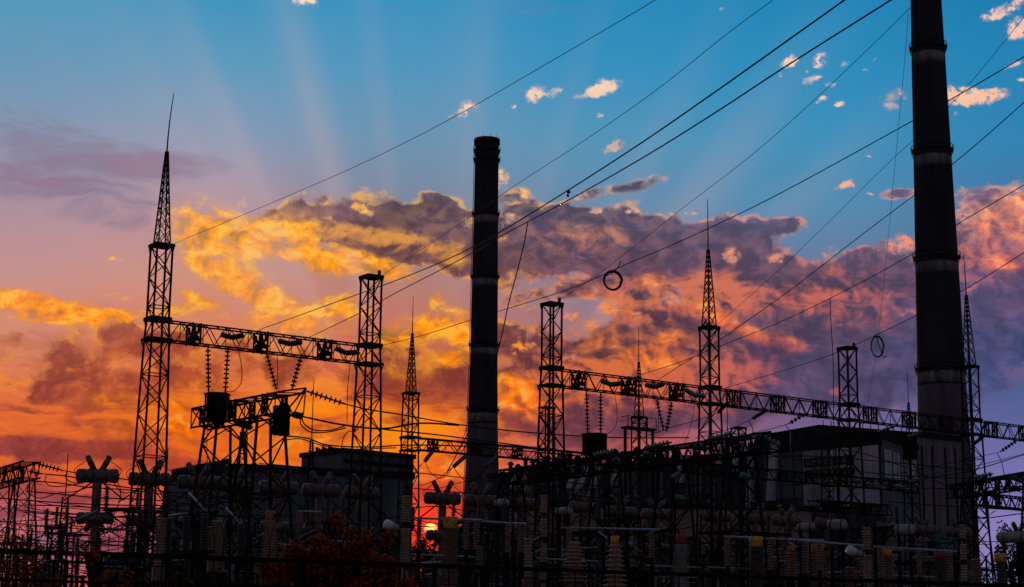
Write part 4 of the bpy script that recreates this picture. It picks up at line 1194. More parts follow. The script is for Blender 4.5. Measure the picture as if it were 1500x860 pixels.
rows = [
    ([(505, 592), (545, 601), (585, 607), (672, 622), (780, 634), (900, 641), (1010, 641)], 77, 106, .03, 'top conductor running right from the left portal'),
    ([(442, 610), (500, 622), (560, 628), (615, 620), (672, 623)], 77, 88, .038, 'second conductor running right from the left portal'),
    ([(442, 610), (445, 620), (460, 630), (485, 630), (505, 624)], 77, 79, .025, 'loop of cable right of the narrower line trap'),
    ([(440, 612), (441, 622), (455, 633), (480, 633), (507, 627)], 77, 79, .025, 'outer loop of cable right of the narrower line trap'),
    ([(550, 628), (640, 637), (740, 650), (860, 664), (960, 660), (1040, 655)], 84, 100, .03, 'conductor passing just above the far crossbeam'),
    ([(410, 638), (450, 642), (480, 652), (540, 655), (600, 652), (700, 655), (850, 668)], 78, 96, .03, 'conductor crossing above the taller block roof'),
    ([(415, 645), (440, 643), (470, 652), (510, 658), (580, 656)], 78, 84, .022, 'slack conductor above the taller block roof'),
    ([(520, 640), (516, 625), (522, 605), (530, 598)], 80, 82, .022, 'curved jumper left of the second tower'),
    ([(500, 662), (502, 645), (508, 634), (520, 630)], 80, 82, .018, 'small hooked jumper above the taller block'),
    ([(91, 689), (130, 696), (200, 704), (300, 716), (420, 730)], 92, 98, .028, 'top conductor running right from the left edge portal'),
    ([(60, 694), (100, 698), (140, 706), (200, 716), (330, 728), (430, 735)], 91, 98, .028, 'second conductor from the left edge portal'),
    ([(40, 704), (90, 708), (130, 714), (200, 719), (300, 733)], 90, 96, .028, 'third conductor from the left edge portal'),
    ([(38, 720), (90, 724), (140, 729), (230, 733), (330, 745)], 88, 94, .028, 'fourth conductor from the left edge portal'),
    ([(38, 740), (90, 741), (150, 744), (230, 745), (330, 756)], 88, 94, .028, 'fifth conductor from the left edge portal'),
    ([(36, 750), (90, 755), (120, 759), (170, 757), (230, 753)], 88, 92, .028, 'sixth conductor from the left edge portal'),
    ([(36, 772), (90, 768), (118, 764), (135, 758)], 88, 90, .026, 'lowest conductor from the left edge portal'),
    ([(40, 710), (42, 722), (60, 730), (85, 722), (110, 720), (135, 712)], 90, 86, .022, 'sagging loop of cable left of the leftmost breaker'),
    ([(68, 697), (66, 705), (74, 712), (95, 712), (118, 708), (130, 705)], 90, 86, .022, 'upper loop of cable left of the leftmost breaker'),
    ([(98, 692), (96, 700), (108, 707), (130, 705)], 91, 86, .022, 'small loop of cable left of the leftmost breaker'),
    ([(165, 700), (175, 712), (176, 730), (168, 752), (160, 775)], 86, 87, .02, 'thin curved wire dropping right of the leftmost breaker'),
    ([(64, 742), (66, 760), (66, 790)], 90, 90, .015, 'thin upright wire near the left edge portal'),
    ([(162, 700), (180, 722), (205, 716), (230, 712)], 86, 86, .022, 'sagging wire between the two leftmost breakers'),
    ([(380, 679), (440, 684), (520, 690), (600, 692), (680, 700), (780, 710)], 82, 110, .026, 'conductor along the roof edge of the long hall'),
    ([(590, 714), (680, 722), (780, 729), (900, 738)], 96, 106, .026, 'conductor level with the breaker heads by the left chimney'),
    ([(600, 745), (640, 742), (700, 750), (780, 748)], 96, 100, .022, 'sagging conductor between the breakers by the sun'),
    ([(1040, 690), (1110, 672), (1180, 668), (1290, 676), (1420, 688)], 92, 110, .026, 'conductor crossing the white end wall, top one'),
    ([(1100, 660), (1180, 676), (1270, 692), (1380, 700), (1500, 700)], 90, 110, .026, 'conductor crossing the white end wall, sloping one'),
    ([(1120, 690), (1200, 700), (1300, 712), (1400, 716), (1500, 712)], 90, 110, .026, 'conductor crossing the white end wall, middle one'),
    ([(1140, 712), (1230, 706), (1330, 703), (1420, 690), (1500, 666)], 94, 110, .026, 'conductor rising across the corrugated building'),
    ([(1120, 664), (1240, 660), (1340, 690), (1400, 720)], 94, 104, .022, 'crossing thin wire before the annex'),
    ([(1010, 740), (1100, 745), (1200, 742), (1300, 750)], 96, 112, .024, 'low conductor above the breaker heads on the right'),
    ([(1300, 735), (1400, 742), (1500, 748)], 100, 112, .024, 'low conductor at the right edge'),
    ([(1440, 705), (1500, 722), (1540, 730)], 96, 98, .024, 'short sloping conductor near the right edge trees'),
    ([(1440, 760), (1500, 752), (1540, 750)], 96, 98, .024, 'thin conductor below the right edge trees'),
    ([(790, 700), (880, 712), (970, 716), (1060, 706)], 90, 96, .024, 'sagging conductor before the dark hall, upper'),
    ([(800, 720), (890, 730), (980, 728), (1080, 722)], 88, 96, .024, 'sagging conductor before the dark hall, lower'),
]
for cp, a, b, r, lb in rows: lvl(cp, a, b, r * 1.3, lb)

# ------------------------------------------------------------------ air blast breakers
def breaker():
    """origin at the ground; head axis along local X; heads at 9.6 m"""
    t = thing('circuit_breaker', '', 'circuit breaker', (0, 0, 0), 0, 'breaker posts')
    Z = 9.6
    MB().cyl((0, 0, 0), (0, 0, Z - 3.4), .17, 10).build('support_post', 'conc', t)
    MB().discs((0, 0, Z - 3.5), (0, 0, Z - 2.3), 9, .24, .75, 12).build('post_insulator', 'porc', t)
    MB().lathe((0, 0, Z - 2.0), (0, 0, Z - .1), [(0, .2), (.1, .24), (1.8, .24), (1.9, .2)], 12).build('column', 'tank', t)
    for zz, sg, nm in ((Z, 1, 'upper_head'), (Z - 2.15, -1, 'lower_head')):
        k = 1.0 if sg > 0 else .85
        mb = MB()
        for s in (-1, 1):
            mb.lathe((s * .10, 0, zz), (s * (.12 + .95 * k), 0, zz), [(0, .25 * k), (.03, .36 * k), (.42 * k, .37 * k), (.44 * k, .30 * k), (.50 * k, .30 * k), (.52 * k, .36 * k), (.86 * k, .36 * k), (.90 * k, .34 * k), (.95 * k, .30 * k), (.955 * k, .10 * k), (1.0 * k, .08 * k), (1.0 * k, .01)], 18)
        mb.lathe((0, 0, zz - .34), (0, 0, zz + .34), [(0, .22), (.08, .3), (.6, .3), (.68, .2)], 12)
        h = mb.build(nm, 'tank', t)
        for s in (-1, 1):
            mb = MB()
            p = V(s * .16, 0, zz + sg * .22); q = V(s * .58, 0, zz + sg * 1.02)
            if sg < 0: q = V(s * .5, 0, zz - .66)
            L_ = (q - p).length
            mb.lathe(p, q, [(0, .10), (.03, .15), (L_ * .5, .155), (L_ * .52, .165), (L_ * .6, .165), (L_ * .62, .15), (L_ - .05, .15), (L_, .10)], 12)
            mb.build('angled_bushing', 'tank', h)
            MB().tube(smooth([V(s * 1.08 * k, 0, zz), V(s * 1.2 * k, 0, zz + .3 * sg), V(s * .85, 0, zz + .6 * sg), V(s * .5, 0, zz + .85 * sg)]), .02, 5).build('connector_wire', 'cable', h)
    for s in (-1, 1):
        MB().cyl((s * .2, 0, Z - .3), (s * 1.5, -.3, Z - 1.25), .04, 6).build('stay_rod', 'steel', t)
        MB().cyl((s * .25, 0, Z - 2.5), (s * 1.3, .2, Z - 3.1), .04, 6).build('stay_rod', 'alu', t)
    return t
BX = [143, 219, 290, 344, 408, 470, 530, 648, 705, 762, 855, 908, 962, 1050, 1106, 1152, 1213, 1300, 1352, 1404, 1492]
proto = None
BN = {0: 'breaker with raised V bushings standing free against the sky at the left', 1: 'breaker seen through the tallest lattice tower', 2: 'breaker before the left end of the long hall',
      7: 'breaker with raised V bushings right above the setting sun', 8: 'breaker in front of the foot of the left chimney', 20: 'pale breaker cut by the right edge of the picture'}
for i, px in enumerate(BX):
    py = 697 + (px - 143) * .0655 + (3 if i in (11, 12) else 0)
    p = atz(px, py, 9.6)
    lb = BN.get(i, 'breaker in the long row of breaker posts, %s' % nth(i, len(BX)))
    rz = (.5 if i > 2 else .2) + ((i * 37) % 7 - 3) * .06
    if proto is None: proto = breaker(); proto.location = (p.x, p.y, 0); proto.rotation_euler = (0, 0, rz); proto['label'] = lb
    else: dup(proto, (p.x, p.y, 0), rz, lb)
# big horizontal tanks lying high at the right
for i, (px, py, L) in enumerate(((1226, 769, 1.0), (1325, 776, 1.0), (1484, 787, 1.6), (826, 749, .9), (735, 737, .8), (1180, 772, .9))):
    p = at(px, py, 82); r = .27 if i < 3 else .2
    t = thing('air_receiver', 'pale cylindrical air tank lying level on two supports, %s of its kind' % ['fourth from the left', 'fifth from the left', 'rightmost', 'second from the left', 'leftmost', 'third from the left'][i], 'air tank', (p.x, p.y, 0), -.55, 'air tanks')
    MB().lathe((-L / 2, 0, p.z), (L / 2, 0, p.z), [(0, .1), (.06, r * .8), (.16, r), (L - .16, r), (L - .06, r * .8), (L, .1)], 18).build('tank', 'tankl', t)
    for s in (-1, 1):
        MB().lathe((s * L * .28, 0, p.z), (s * L * .28 + .04, 0, p.z), [(0, r + .02), (.04, r + .02)], 18).build('strap', 'steel', t)
        MB().bar((s * L * .28, 0, 0), (s * L * .28, 0, p.z - r + .02), .14).build('support', 'steel', t)

# ------------------------------------------------------------------ instrument transformers with coloured heads
def ct(px, py, Z, w, hh, capm, label, ribs=22, capw=1.0, porm='porc', r2=None, body=2.0):
    p = atz(px, py, Z); t = thing('current_transformer', label, 'transformer', (p.x, p.y, 0), AROT * .5, 'current transformers')
    r = w / 2
    if capm:
        mb = MB(); mb.lathe((0, 0, Z - hh), (0, 0, Z), [(0, r * .9 * capw), (.02, r * .98 * capw), (hh - .05, r * .98 * capw), (hh, r * .8 * capw)], 16)
        c = mb.build('oil_head', capm, t)
        mb = MB(); mb.box((r * .8, -r * .7, Z - hh * .5), (.16, .12, .12)); mb.bar((r * .9, -r * .7, Z - hh * .5), (r * 1.5, -r * .7, Z - hh * .5), .05); mb.build('terminal', 'steel', c)
    else: hh = 0
    MB().discs((0, 0, Z - hh - body), (0, 0, Z - hh - .01), ribs, r2 or r, .64, 18, r).build('porcelain', porm, t)
    zb = Z - hh - body
    MB().box((0, 0, zb - .3), (w * 1.05, w * 1.05, .55)).build('base_tank', 'tank', t)
    mb = MB()
    for sx in (-1, 1):
        for sy in (-1, 1): mb.bar((sx * w * .45, sy * w * .45, 0), (sx * w * .45, sy * w * .45, zb - .55), .1)
    for z in (1.0, max(1.2, zb - 1.4)):
        for a, b in (((-1, -1), (1, -1)), ((1, -1), (1, 1)), ((1, 1), (-1, 1)), ((-1, 1), (-1, -1))):
            mb.bar((a[0] * w * .45, a[1] * w * .45, z), (b[0] * w * .45, b[1] * w * .45, z), .06)
    mb.build('stand', 'steel', t)
ct(661, 757, 6.0, .58, .44, 'yellow', 'ribbed transformer with a yellow head just right of the setting sun', 24)
ct(901, 785, 5.2, .46, .26, 'yellow', 'ribbed transformer with a yellow head below the line trap', 12, .7, 'porcl', .52)
ct(842, 793, 5.0, .46, 0, None, 'ribbed tapering transformer without a coloured head left of the yellow headed one', 11, 1, 'porcl', .52, 1.4)
ct(998, 782, 5.6, .60, .38, 'red', 'pale ribbed transformer with a dark red head left of the middle spired tower', 26, .7, 'tankl', None, 2.2)
ct(1108, 786, 5.6, .60, .40, 'yellow', 'transformer with a yellow head right of the middle spired tower', 26, .9, 'tank')
ct(1198, 797, 5.4, .62, .36, 'orange', 'transformer with a rusty orange head before the white end wall', 16, .9, 'porc')
ct(1297, 802, 5.4, .58, .36, 'yellow', 'transformer with a bright yellow head left of the red headed one', 20, 1, 'porc')
ct(1378, 807, 5.4, .60, .34, 'red', 'transformer with a bright red head before the right chimney', 22, .9, 'tank')
ct(1465, 811, 5.4, .52, .36, 'yellow', 'transformer with a yellow head near the right edge', 16, 1, 'tank')
ct(397, 748, 6.3, .50, .36, 'orange', 'transformer with a rusty head between the legs of the left portal', 20, .75, 'porcl', .36)
ct(319, 762, 6.2, .60, 0, None, 'broad pale ribbed insulator left of the left portal legs', 14, 1, 'porcl', .40, 1.5)
ct(236, 758, 6.2, .44, 0, None, 'pale ribbed insulator behind the tallest tower', 16, 1, 'porcl', None, 1.9)
ct(774, 788, 5.2, .34, 0, None, 'slim ribbed insulator left of the tall stacked one', 12, 1, 'porcl', None, 1.4)
ct(1245, 830, 4.6, .52, 0, None, 'low ribbed transformer left of the right flood lamp', 12, 1, 'porc', None, 1.2)
ct(1160, 800, 5.0, .44, .2, 'orange', 'narrow ribbed transformer with a small rusty head', 14, .7, 'porc', None, 1.4)
ct(1430, 818, 4.8, .44, 0, None, 'low ribbed transformer near the right edge', 12, 1, 'porc', None, 1.2)

def stack(px, ys, w, Y, label, m='porcl'):
    p = at(px, ys[0][0], Y); t = thing('post_insulator', label, 'post insulator', (p.x, p.y, 0), 0, 'stacked post insulators')
    zl = None
    for (a, b) in ys:
        za, zb = at(px, a, Y).z, at(px, b, Y).z
        MB().discs((0, 0, zb), (0, 0, za), max(5, int((za - zb) / .085)), w / 2, .62, 14).build('porcelain', m, t)
        fl = MB().cyl((0, 0, zb - .06), (0, 0, zb + .001), w * .42, 10).build('flange', 'steel', t)
        zl = zb
    MB().cyl((0, 0, 0), (0, 0, zl - .06), w * .28, 8).build('stand', 'conc', t)
    MB().cyl((0, 0, at(px, ys[0][0], Y).z), (0, 0, at(px, ys[0][0], Y).z + .12), w * .3, 10).build('cap', 'steel', t)
stack(596, [(726, 766), (774, 832)], .40, 58, 'tall stacked brown insulator by the left flood lamp')
stack(797, [(725, 752), (760, 787), (796, 824), (832, 850)], .30, 62, 'tall slim stack of four brown insulators right of the left chimney')
stack(1269.5, [(772, 806), (813, 868)], .34, 56, 'tall stacked insulator right beside the right flood lamp')
stack(1409.5, [(768, 790), (797, 821), (827, 852)], .24, 56, 'stack of three short insulators before the right chimney')
stack(703, [(800, 840)], .3, 60, 'short post insulator below the breaker by the left chimney', 'porc')

# ------------------------------------------------------------------ disconnectors: post insulators on steel frames with tubular arms
def discon(kind):
    t = thing('disconnector', '', 'disconnector', (0, 0, 0), 0, 'disconnectors')
    H = 3.6 if kind == 0 else 4.8
    for sx in (-1.6, 1.6):
        mb = MB()
        for s in (-.2, .2): mb.bar((sx + s, 0, 0), (sx + s * .8, 0, H), .09)
        z = .3
        while z < H - .4: mb.bar((sx - .2, 0, z), (sx + .2, 0, z + .4), .045); mb.bar((sx + .2, 0, z), (sx - .2, 0, z + .4), .045); z += .4
        mb.build('leg', 'steel', t)
    mb = MB(); mb.bar((-2.2, -.2, H), (2.2, -.2, H), .12); mb.bar((-2.2, .2, H), (2.2, .2, H), .12)
    for i in range(9): mb.bar((-2 + i * .5, -.2, H), (-1.75 + i * .5, .2, H), .05)
    mb.build('frame', 'steel', t)
    for x in (-1.7, 0, 1.7):
        MB().discs((x, 0, H + .08), (x, 0, H + 1.45), 13, .17, .6, 10).build('post_insulator', 'porcd', t)
    mb = MB()
    if kind == 0: mb.cyl((-1.7, 0, H + 1.55), (1.7, 0, H + 1.55), .045, 8)
    else:
        mb.cyl((-1.7, 0, H + 1.55), (-.1, 0, H + 2.35), .045, 8); mb.cyl((0, 0, H + 1.55), (1.7, 0, H + 1.55), .045, 8); mb.cyl((1.7, 0, H + 1.5), (2.5, 0, H + .5), .03, 6)
    mb.build('blade', 'alu', t)
    for x in (-1.7, 1.7): MB().tube(smooth([V(x, 0, H + 1.5), V(x + .5, 0, H + 2.0), V(x + .9, .2, H + 1.7), V(x + 1.6, .2, H + 2.4)]), .025, 5).build('jumper', 'cable', t)
    return t
rr = random.Random(11)
dl = []
for tt in (-14, -7, -2, 4, 11, 16, 22, 30):
    for s in range(-4, 62, 6):
        s2 = s + rr.uniform(-1.5, 1.5) + (3 if tt in (-7, 11) else 0); q = G(s2, tt + rr.uniform(-1, 1))
        cc = RM.transposed() @ (V(q.x, q.y, 5) - EYE); px = 750 + F * cc.x / -cc.z
        if -30 < px < 1530: dl.append((px, q, rr.randrange(2), rr.choice((0, pi / 2, 0)) + AROT))
dl.sort(key=lambda a: a[0])
pr = {}
tm = ['in the rows of steel frames behind the fence']
landm = [(0, 'the left edge portal'), (143, 'the free standing left breaker'), (222, 'the tallest lattice tower'), (325, 'the left portal legs'), (460, 'the taller block'), (541, 'the second gantry tower'), (640, 'the setting sun'),
         (705, 'the left chimney'), (803, 'the first tower right of the left chimney'), (905, 'the yellow headed transformer'), (1035, 'the middle spired tower'), (1110, 'the dark wall of the hall'), (1238, 'the white wall tower'), (1350, 'the annex'), (1420, 'the right chimney tower'), (1500, 'the right edge')]
usedl = {}
for i, (px, q, kd, rz) in enumerate(dl):
    near = min(landm, key=lambda a: abs(a[0] - px))
    dist = 'front' if q.y < 82 else 'middle' if q.y < 98 else 'back'
    base = '%s near %s, %s row' % ('flat armed switch' if kd == 0 else 'switch with raised arm', near[1], dist)
    n_ = usedl.get(base, 0); usedl[base] = n_ + 1
    lb = base if n_ == 0 else base + ', ' + ['second', 'third', 'fourth', 'fifth', 'sixth'][n_ - 1]
    if kd not in pr:
        o = discon(kd); o.location = (q.x, q.y, 0); o.rotation_euler = (0, 0, rz); o['label'] = lb; pr[kd] = o
    else: dup(pr[kd], (q.x, q.y, 0), rz, lb)

# slim lattice columns among them
pc = None; cl = []
for tt in (-9, 2, 7, 14, 24, 30):
    for s in range(-2, 64, 7):
        q = G(s + rr.uniform(-2, 2), tt + rr.uniform(-1.5, 1.5)); cc = RM.transposed() @ (V(q.x, q.y, 5) - EYE); px = 750 + F * cc.x / -cc.z
        if -20 < px < 1520: cl.append((px, q))
cl.sort(key=lambda a: a[0]); usedl = {}
for i, (px, q) in enumerate(cl):
    near = min(landm, key=lambda a: abs(a[0] - px))
    base = 'slim lattice column by %s, %s' % (near[1], 'front row' if q.y < 82 else 'middle row' if q.y < 100 else 'back row')
    n_ = usedl.get(base, 0); usedl[base] = n_ + 1
    lb = base if n_ == 0 else base + ', ' + ['second', 'third', 'fourth'][n_ - 1]
    if pc is None:
        pc = thing('lattice_column', lb, 'lattice column', (q.x, q.y, 0), AROT, 'slim lattice columns')
        lattice(pc, [(0, .8), (7.2, .6)], .08, .04, .9, plats=((7.2, .3, .12),))
        mb = MB(); mb.bar((-1.6, 0, 7.25), (1.6, 0, 7.25), .14); mb.bar((-1.6, 0, 7.2), (-.3, 0, 6.4), .06); mb.bar((1.6, 0, 7.2), (.3, 0, 6.4), .06)
        mb.build('cross_arm', 'steel', pc)
        for x in (-1.5, 0, 1.5): MB().discs((x, 0, 7.32), (x, 0, 8.3), 9, .13, .5, 9).build('pin_insulator', 'porcd', pc)
    else: dup(pc, (q.x, q.y, 0), AROT + rr.choice((0, pi / 2)), lb, None, rr.uniform(.8, 1.1))

# tubular busbars
for i, (x0, y0, x1, y1, Y) in enumerate(((606, 759, 706, 762, 62), (676, 762, 770, 768, 66), (822, 773, 966, 776, 66), (742, 767, 770, 767, 66), (1062, 786, 1104, 788, 66), (1122, 789, 1206, 792, 62), (1171, 792, 1270, 800, 60), (1280, 801, 1400, 808, 64), (436, 749, 470, 750, 70), (1300, 805, 1350, 806, 70))):
    p, q = at(x0, y0, Y), at(x1, y1, Y + 3)
    t = thing('tubular_busbar', 'pale level tube busbar on post insulators, %s' % ['second', 'third', 'fifth', 'fourth', 'sixth', 'seventh', 'eighth', 'ninth', 'leftmost', 'tenth'][i] + ' from the left'.replace(' from the left', '' if i == 8 else ' from the left'), 'busbar', p, 0, 'tube busbars')
    MB().cyl(V(0, 0, 0), q - p, .042, 8).build('tube', 'alu', t)
    for u in (.08, .92):
        c = (q - p) * u
        MB().discs(c - V(0, 0, 1.15), c - V(0, 0, .03), 11, .14, .55, 9).build('post_insulator', 'porc', t)
        MB().bar(c - V(0, 0, 1.15), V(c.x, c.y, -p.z), .14).build('stand', 'steel', t)

# ------------------------------------------------------------------ low cable trays, small wires: clutter close to the ground
JN = {}
for i in range(26):
    x0 = 20 + i * 58 + rr.uniform(-15, 15); y0 = 745 + rr.uniform(0, 60); Y = rr.uniform(70, 100)
    cp = [(x0, y0), (x0 + 14, y0 + rr.uniform(4, 16)), (x0 + 30, y0 + rr.uniform(-6, 14)), (x0 + 46, y0 + rr.uniform(-14, 6))]
    near = min(landm, key=lambda a: abs(a[0] - x0)); jk = (y0 < 775, x0 < near[0], near[1]); JN[jk] = JN.get(jk, 0) + 1
    wire(smooth([at(x, y, Y) for x, y in cp]), .022, 'slack jumper cable %s near %s' % (['hanging low', 'hanging high'][y0 < 775] + (', left one' if x0 < near[0] else ', right one'), near[1]) + (', the farther right' if JN[jk] > 1 else ''), 'jumper_cable', 'cable', 'slack jumpers between frames')

# ------------------------------------------------------------------ flood lamps near the fence
def lamp(px, py, Y, rz, label):
    p = at(px, py, Y); t = thing('flood_lamp', label, 'lamp', (p.x, p.y, 0), rz, 'flood lamps')
    Z = p.z
    mb = MB(); mb.lathe((-.15, 0, Z + .03), (.03, 0, Z - .03), [(0, .02), (.01, .07), (.03, .092), (.08, .10), (.12, .092), (.19, .075)], 16)
    h = mb.build('lamp_head', 'lamp', t)
    mb = MB(); mb.lathe((.03, 0, Z - .03), (.15, 0, Z - .07), [(0, .06), (.02, .068), (.10, .066), (.125, .04)], 12); mb.build('ballast_box', 'tankl', h)
    mb = MB(); mb.tube(smooth([V(.14, 0, Z - .07), V(.20, 0, Z - .10), V(.235, 0, Z - .2), V(.24, 0, Z - .45), V(.24, 0, Z - 1.2), V(.24, 0, 0)]), .016, 7); mb.build('pole', 'conc', t)
lamp(573, 769, 33, .2, 'white flood lamp on a thin bent pole behind the orange bush')
lamp(1251, 807, 33, .2, 'white flood lamp on a thin bent pole at the lower right')

# ------------------------------------------------------------------ fence with razor wire
fa = at(-30, 806, 18); ZF = fa.z; fb = atz(1100, 845, ZF)
fd = Vector((fb.x - fa.x, fb.y - fa.y, 0)).normalized(); fl = 24.0
root = thing('fence', 'dark barred steel fence along the bottom edge of the picture', 'fence', (fa.x, fa.y, 0), atan2(fd.y, fd.x))
mb = MB(); mb.bar((-2, 0, ZF), (fl, 0, ZF), .05); mb.bar((-2, 0, ZF - .30), (fl, 0, ZF - .30), .03); mb.bar((-2, 0, .3), (fl, 0, .3), .05); mb.build('rail', 'fence', root)
mb = MB(); x = -2
while x < fl: mb.bar((x, 0, .1), (x, 0, ZF), .012); x += .20
mb.build('bars', 'fence', root)
x = -1.1
while x < fl:
    MB().bar((x, .04, 0), (x, .04, ZF + .03), .07).build('post', 'fence', root); x += 2.4
pts = []
for i in range(520):
    u = i / 520; g = i * 2 * pi / 16
    pts.append(V(.3 + u * 3.6, .17 * cos(g) * .4, ZF + .20 + .19 * sin(g)))
o = MB().tube(pts, .004, 4).build('razor_wire_coil', 'cable', None, (fa.x, fa.y, 0)); o.rotation_euler = (0, 0, atan2(fd.y, fd.x))
tag(o, 'coiled razor wire on top of the fence at the lower left', 'razor wire')

# ------------------------------------------------------------------ bushes and trees
def bush(name, label, cat, loc, blobs_, nleaf, size, m, seed, trunkh=1.0, aspect=.45, group=None):
    """blobs_: [(x, y, z, rx, ry, rz)] local; leaves spread through the volume, limbs to each clump"""
    R_ = random.Random(seed); t = thing(name, label, cat, loc, 0, group)
    mb = MB()
    mb.tube([V(0, 0, 0), V(.03, 0, trunkh * .5), V(-.02, .02, trunkh)], [.09 * size * 12, .07 * size * 12, .05 * size * 12], 7)
    for (x, y, z, a, b, c) in blobs_:
        m_ = V(x * .5, y * .5, trunkh + (z - trunkh) * .5)
        mb.tube([V(0, 0, trunkh * .8), m_ + V(R_.uniform(-.1, .1), 0, 0), V(x, y, z)], [.045 * size * 12, .03 * size * 12, .01 * size * 12], 5)
        for k in range(9):
            e = V(x, y, z) + V(R_.uniform(-1, 1) * a, R_.uniform(-1, 1) * b, R_.uniform(-.6, 1) * c) * .9
            mb.tube([m_, V(x, y, z).lerp(e, .45), e], [.018 * size * 12, .012 * size * 12, .004 * size * 12], 4)
    mb.build('branches', 'bark', t)
    mb = MB(); vol = [q[3] * q[4] * q[5] for q in blobs_]; tot = sum(vol)
    for (x, y, z, a, b, c), vv in zip(blobs_, vol):
        cl_ = [(R_.gauss(0, .55), R_.gauss(0, .55), R_.gauss(0, .5)) for _ in range(max(6, int(60 * vv / tot) + 8))]
        for _ in range(int(nleaf * vv / tot)):
            cc_ = R_.choice(cl_)
            p = V(x + (cc_[0] + R_.gauss(0, .13)) * a, y + (cc_[1] + R_.gauss(0, .13)) * b, z + (cc_[2] + R_.gauss(0, .13)) * c)
            d = V(R_.gauss(0, 1), R_.gauss(0, 1), R_.gauss(-.3, .7)).normalized(); a_, b_ = mb.frame(d)
            w = a_ * cos(R_.uniform(0, 6.28)) + b_ * sin(R_.uniform(0, 6.28)); w.normalize(); s = size * R_.uniform(.6, 1.35)
            mb.add([p, p + d * s * .5 + w * s * aspect * .5, p + d * s, p + d * s * .5 - w * s * aspect * .5], [(0, 1, 2, 3)])
    mb.build('foliage', m, t)
    return t
b0 = at(482, 850, 27)
bush('bush', 'autumn bush with orange brown leaves at the bottom, left of the flood lamp', 'bush', (b0.x, b0.y, 0),
     [(-.75, -.1, 2.55, .40, .4, .36), (-.30, .1, 2.75, .36, .4, .42), (.15, 0, 3.05, .34, .45, .40), (.55, .1, 2.95, .36, .4, .42), (.85, .1, 2.65, .36, .4, .42), (0, 0, 2.45, .6, .5, .42), (-.95, 0, 2.25, .40, .4, .34), (.95, 0, 2.3, .4, .4, .4), (-.4, -.2, 2.35, .5, .4, .34), (.4, -.2, 2.3, .55, .4, .36), (-1.15, 0, 2.1, .3, .3, .25)], 26000, .085, 'leaf_o', 3, 1.6)
b0 = at(30, 850, 22)
bush('bush', 'autumn bush with orange leaves in the lower left corner, at the fence', 'bush', (b0.x, b0.y, 0),
     [(-.3, 0, 2.5, .45, .4, .45), (.15, 0, 2.3, .4, .4, .35), (.7, .1, 2.1, .5, .4, .25), (1.3, 0, 2.15, .5, .3, .2)], 4200, .06, 'leaf_o', 5, 1.5)
b0 = at(150, 850, 16)
bush('bush', 'few leafy twigs poking up at the coiled razor wire', 'bush', (b0.x, b0.y, 0), [(-.12, 0, 2.42, .14, .1, .10), (.1, 0, 2.25, .15, .1, .08)], 160, .06, 'leaf_o', 8, 1.4)
b0 = at(190, 850, 22)
bush('bush', 'low orange tinged bush below the tallest tower', 'bush', (b0.x, b0.y, 0), [(0, 0, 2.15, .6, .4, .2), (-.8, 0, 2.1, .5, .4, .2), (1.0, 0, 2.1, .5, .4, .2)], 1500, .06, 'leaf_o', 9, 1.3)
b0 = at(1486, 800, 88)
bush('tree', 'dark leafy tree at the right edge of the picture', 'tree', (b0.x, b0.y, 0), [(.3, 0, 6.9, 1.0, 1.2, 1.2), (-.3, 0, 5.9, .8, 1.2, 1.0), (1.0, 0, 6.2, 1.0, 1.2, 1.3), (1.8, 0, 7.4, .9, 1, 1.1), (.9, 0, 4.8, 1.0, 1.0, .9)], 5200, .16, 'leaf_g', 12, 3.0, .6, 'trees')
for i, (px, Y, h) in enumerate(((700, 34, 2.2), (830, 36, 2.3), (960, 38, 2.2), (1090, 34, 2.1), (1210, 37, 2.0), (1340, 40, 2.3), (1450, 36, 2.0), (330, 32, 2.4), (250, 30, 2.2))):
    b0 = at(px, 850, Y)
    bush('bush', 'low dark green bush behind the fence, %s of the dark ones' % {7: 'second from the left', 8: 'leftmost', 0: 'third from the left', 1: 'fourth from the left', 2: 'fifth from the left', 3: 'sixth from the left', 4: 'seventh from the left', 5: 'eighth from the left', 6: 'rightmost'}[i], 'bush', (b0.x, b0.y, 0),
         [(0, 0, h, .8, .5, .5), (-.7, 0, h - .3, .6, .5, .45), (.8, 0, h - .3, .6, .5, .4)], 1800, .08, 'leaf_g', 20 + i, 1.2, .5, 'low dark bushes')

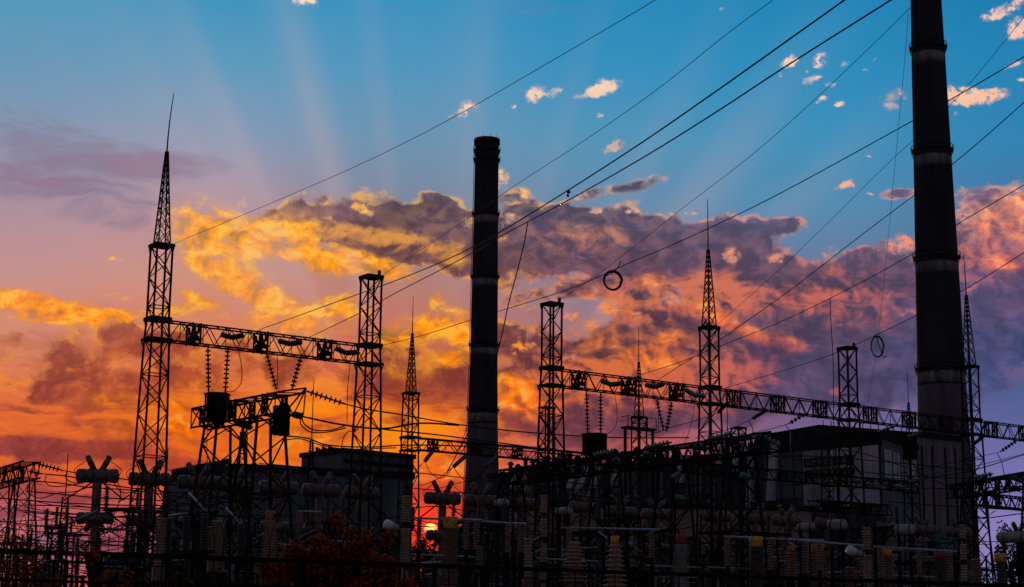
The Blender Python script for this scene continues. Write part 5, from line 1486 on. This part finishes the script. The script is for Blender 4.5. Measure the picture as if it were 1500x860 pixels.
for i, (px, Y, h, nm) in enumerate(((612, 190, 13.0, 'left'), (634, 200, 12.2, 'middle'), (655, 185, 12.8, 'right'), (672, 196, 14.5, 'tallest, right most'))):
    b0 = at(px, 850, Y)
    bush('tree', 'far dark tree low under the setting sun, %s one' % nm, 'tree', (b0.x, b0.y, 0),
         [(0, 0, h - 2, 1.6, 1.4, 1.8), (-1.0, 0, h - 4, 1.5, 1.2, 1.5), (1.1, 0, h - 3.8, 1.5, 1.2, 1.6), (0, 0, h - 5.5, 1.8, 1.2, 1.4)], 2600, .32, 'leaf_g', 60 + i, 2.6, .7, 'far trees under the sun')

# more conductors strung parallel to the gantry, low between the frames
kw = {}
for i in range(130):
    tq = rr.choice((-12, -8, -4, 3, 9, 13, 18, 24, 30)) + rr.uniform(-1, 1); s0 = rr.uniform(-12, 50) if i % 2 else rr.uniform(-16, 20); ln = rr.uniform(7, 16); z = rr.choice((5.6, 6.4, 7.3, 8.1, 9.0, 9.8)) + rr.uniform(-.2, .2)
    p, q = G(s0, tq, z), G(s0 + ln, tq + rr.choice((0, 0, 2, -2)), z + rr.uniform(-.5, .5))
    m_ = (p + q) / 2; cc = RM.transposed() @ (m_ - EYE); px = 750 + F * cc.x / -cc.z
    yy_ = []
    for e_ in (p, q):
        ce = RM.transposed() @ (e_ - EYE); yy_.append(430 - F * ce.y / -ce.z)
    if not (-40 < px < 1540) or min(yy_) < 715 + (px - 143) * .05: continue
    near = min(landm, key=lambda a: abs(a[0] - px)); key = (near[1], 'high' if z > 8.5 else 'middle height' if z > 6.8 else 'low')
    kw[key] = kw.get(key, 0) + 1
    wire(cat_curve(p, q, rr.uniform(.15, .8), 10), rr.choice((.018, .024, .03)), '%s sagging wire by %s%s' % (key[1], near[1], '' if kw[key] == 1 else ', number %d counted leftwards' % kw[key] if False else ['', ', second one', ', third one', ', fourth one', ', fifth one', ', sixth one', ', seventh one', ', eighth one', ', ninth one', ', tenth one', ', eleventh one', ', twelfth one', ', thirteenth one', ', fourteenth one'][kw[key] - 1]),
         'sagging_wire', 'wire', 'sagging wires between the frames')
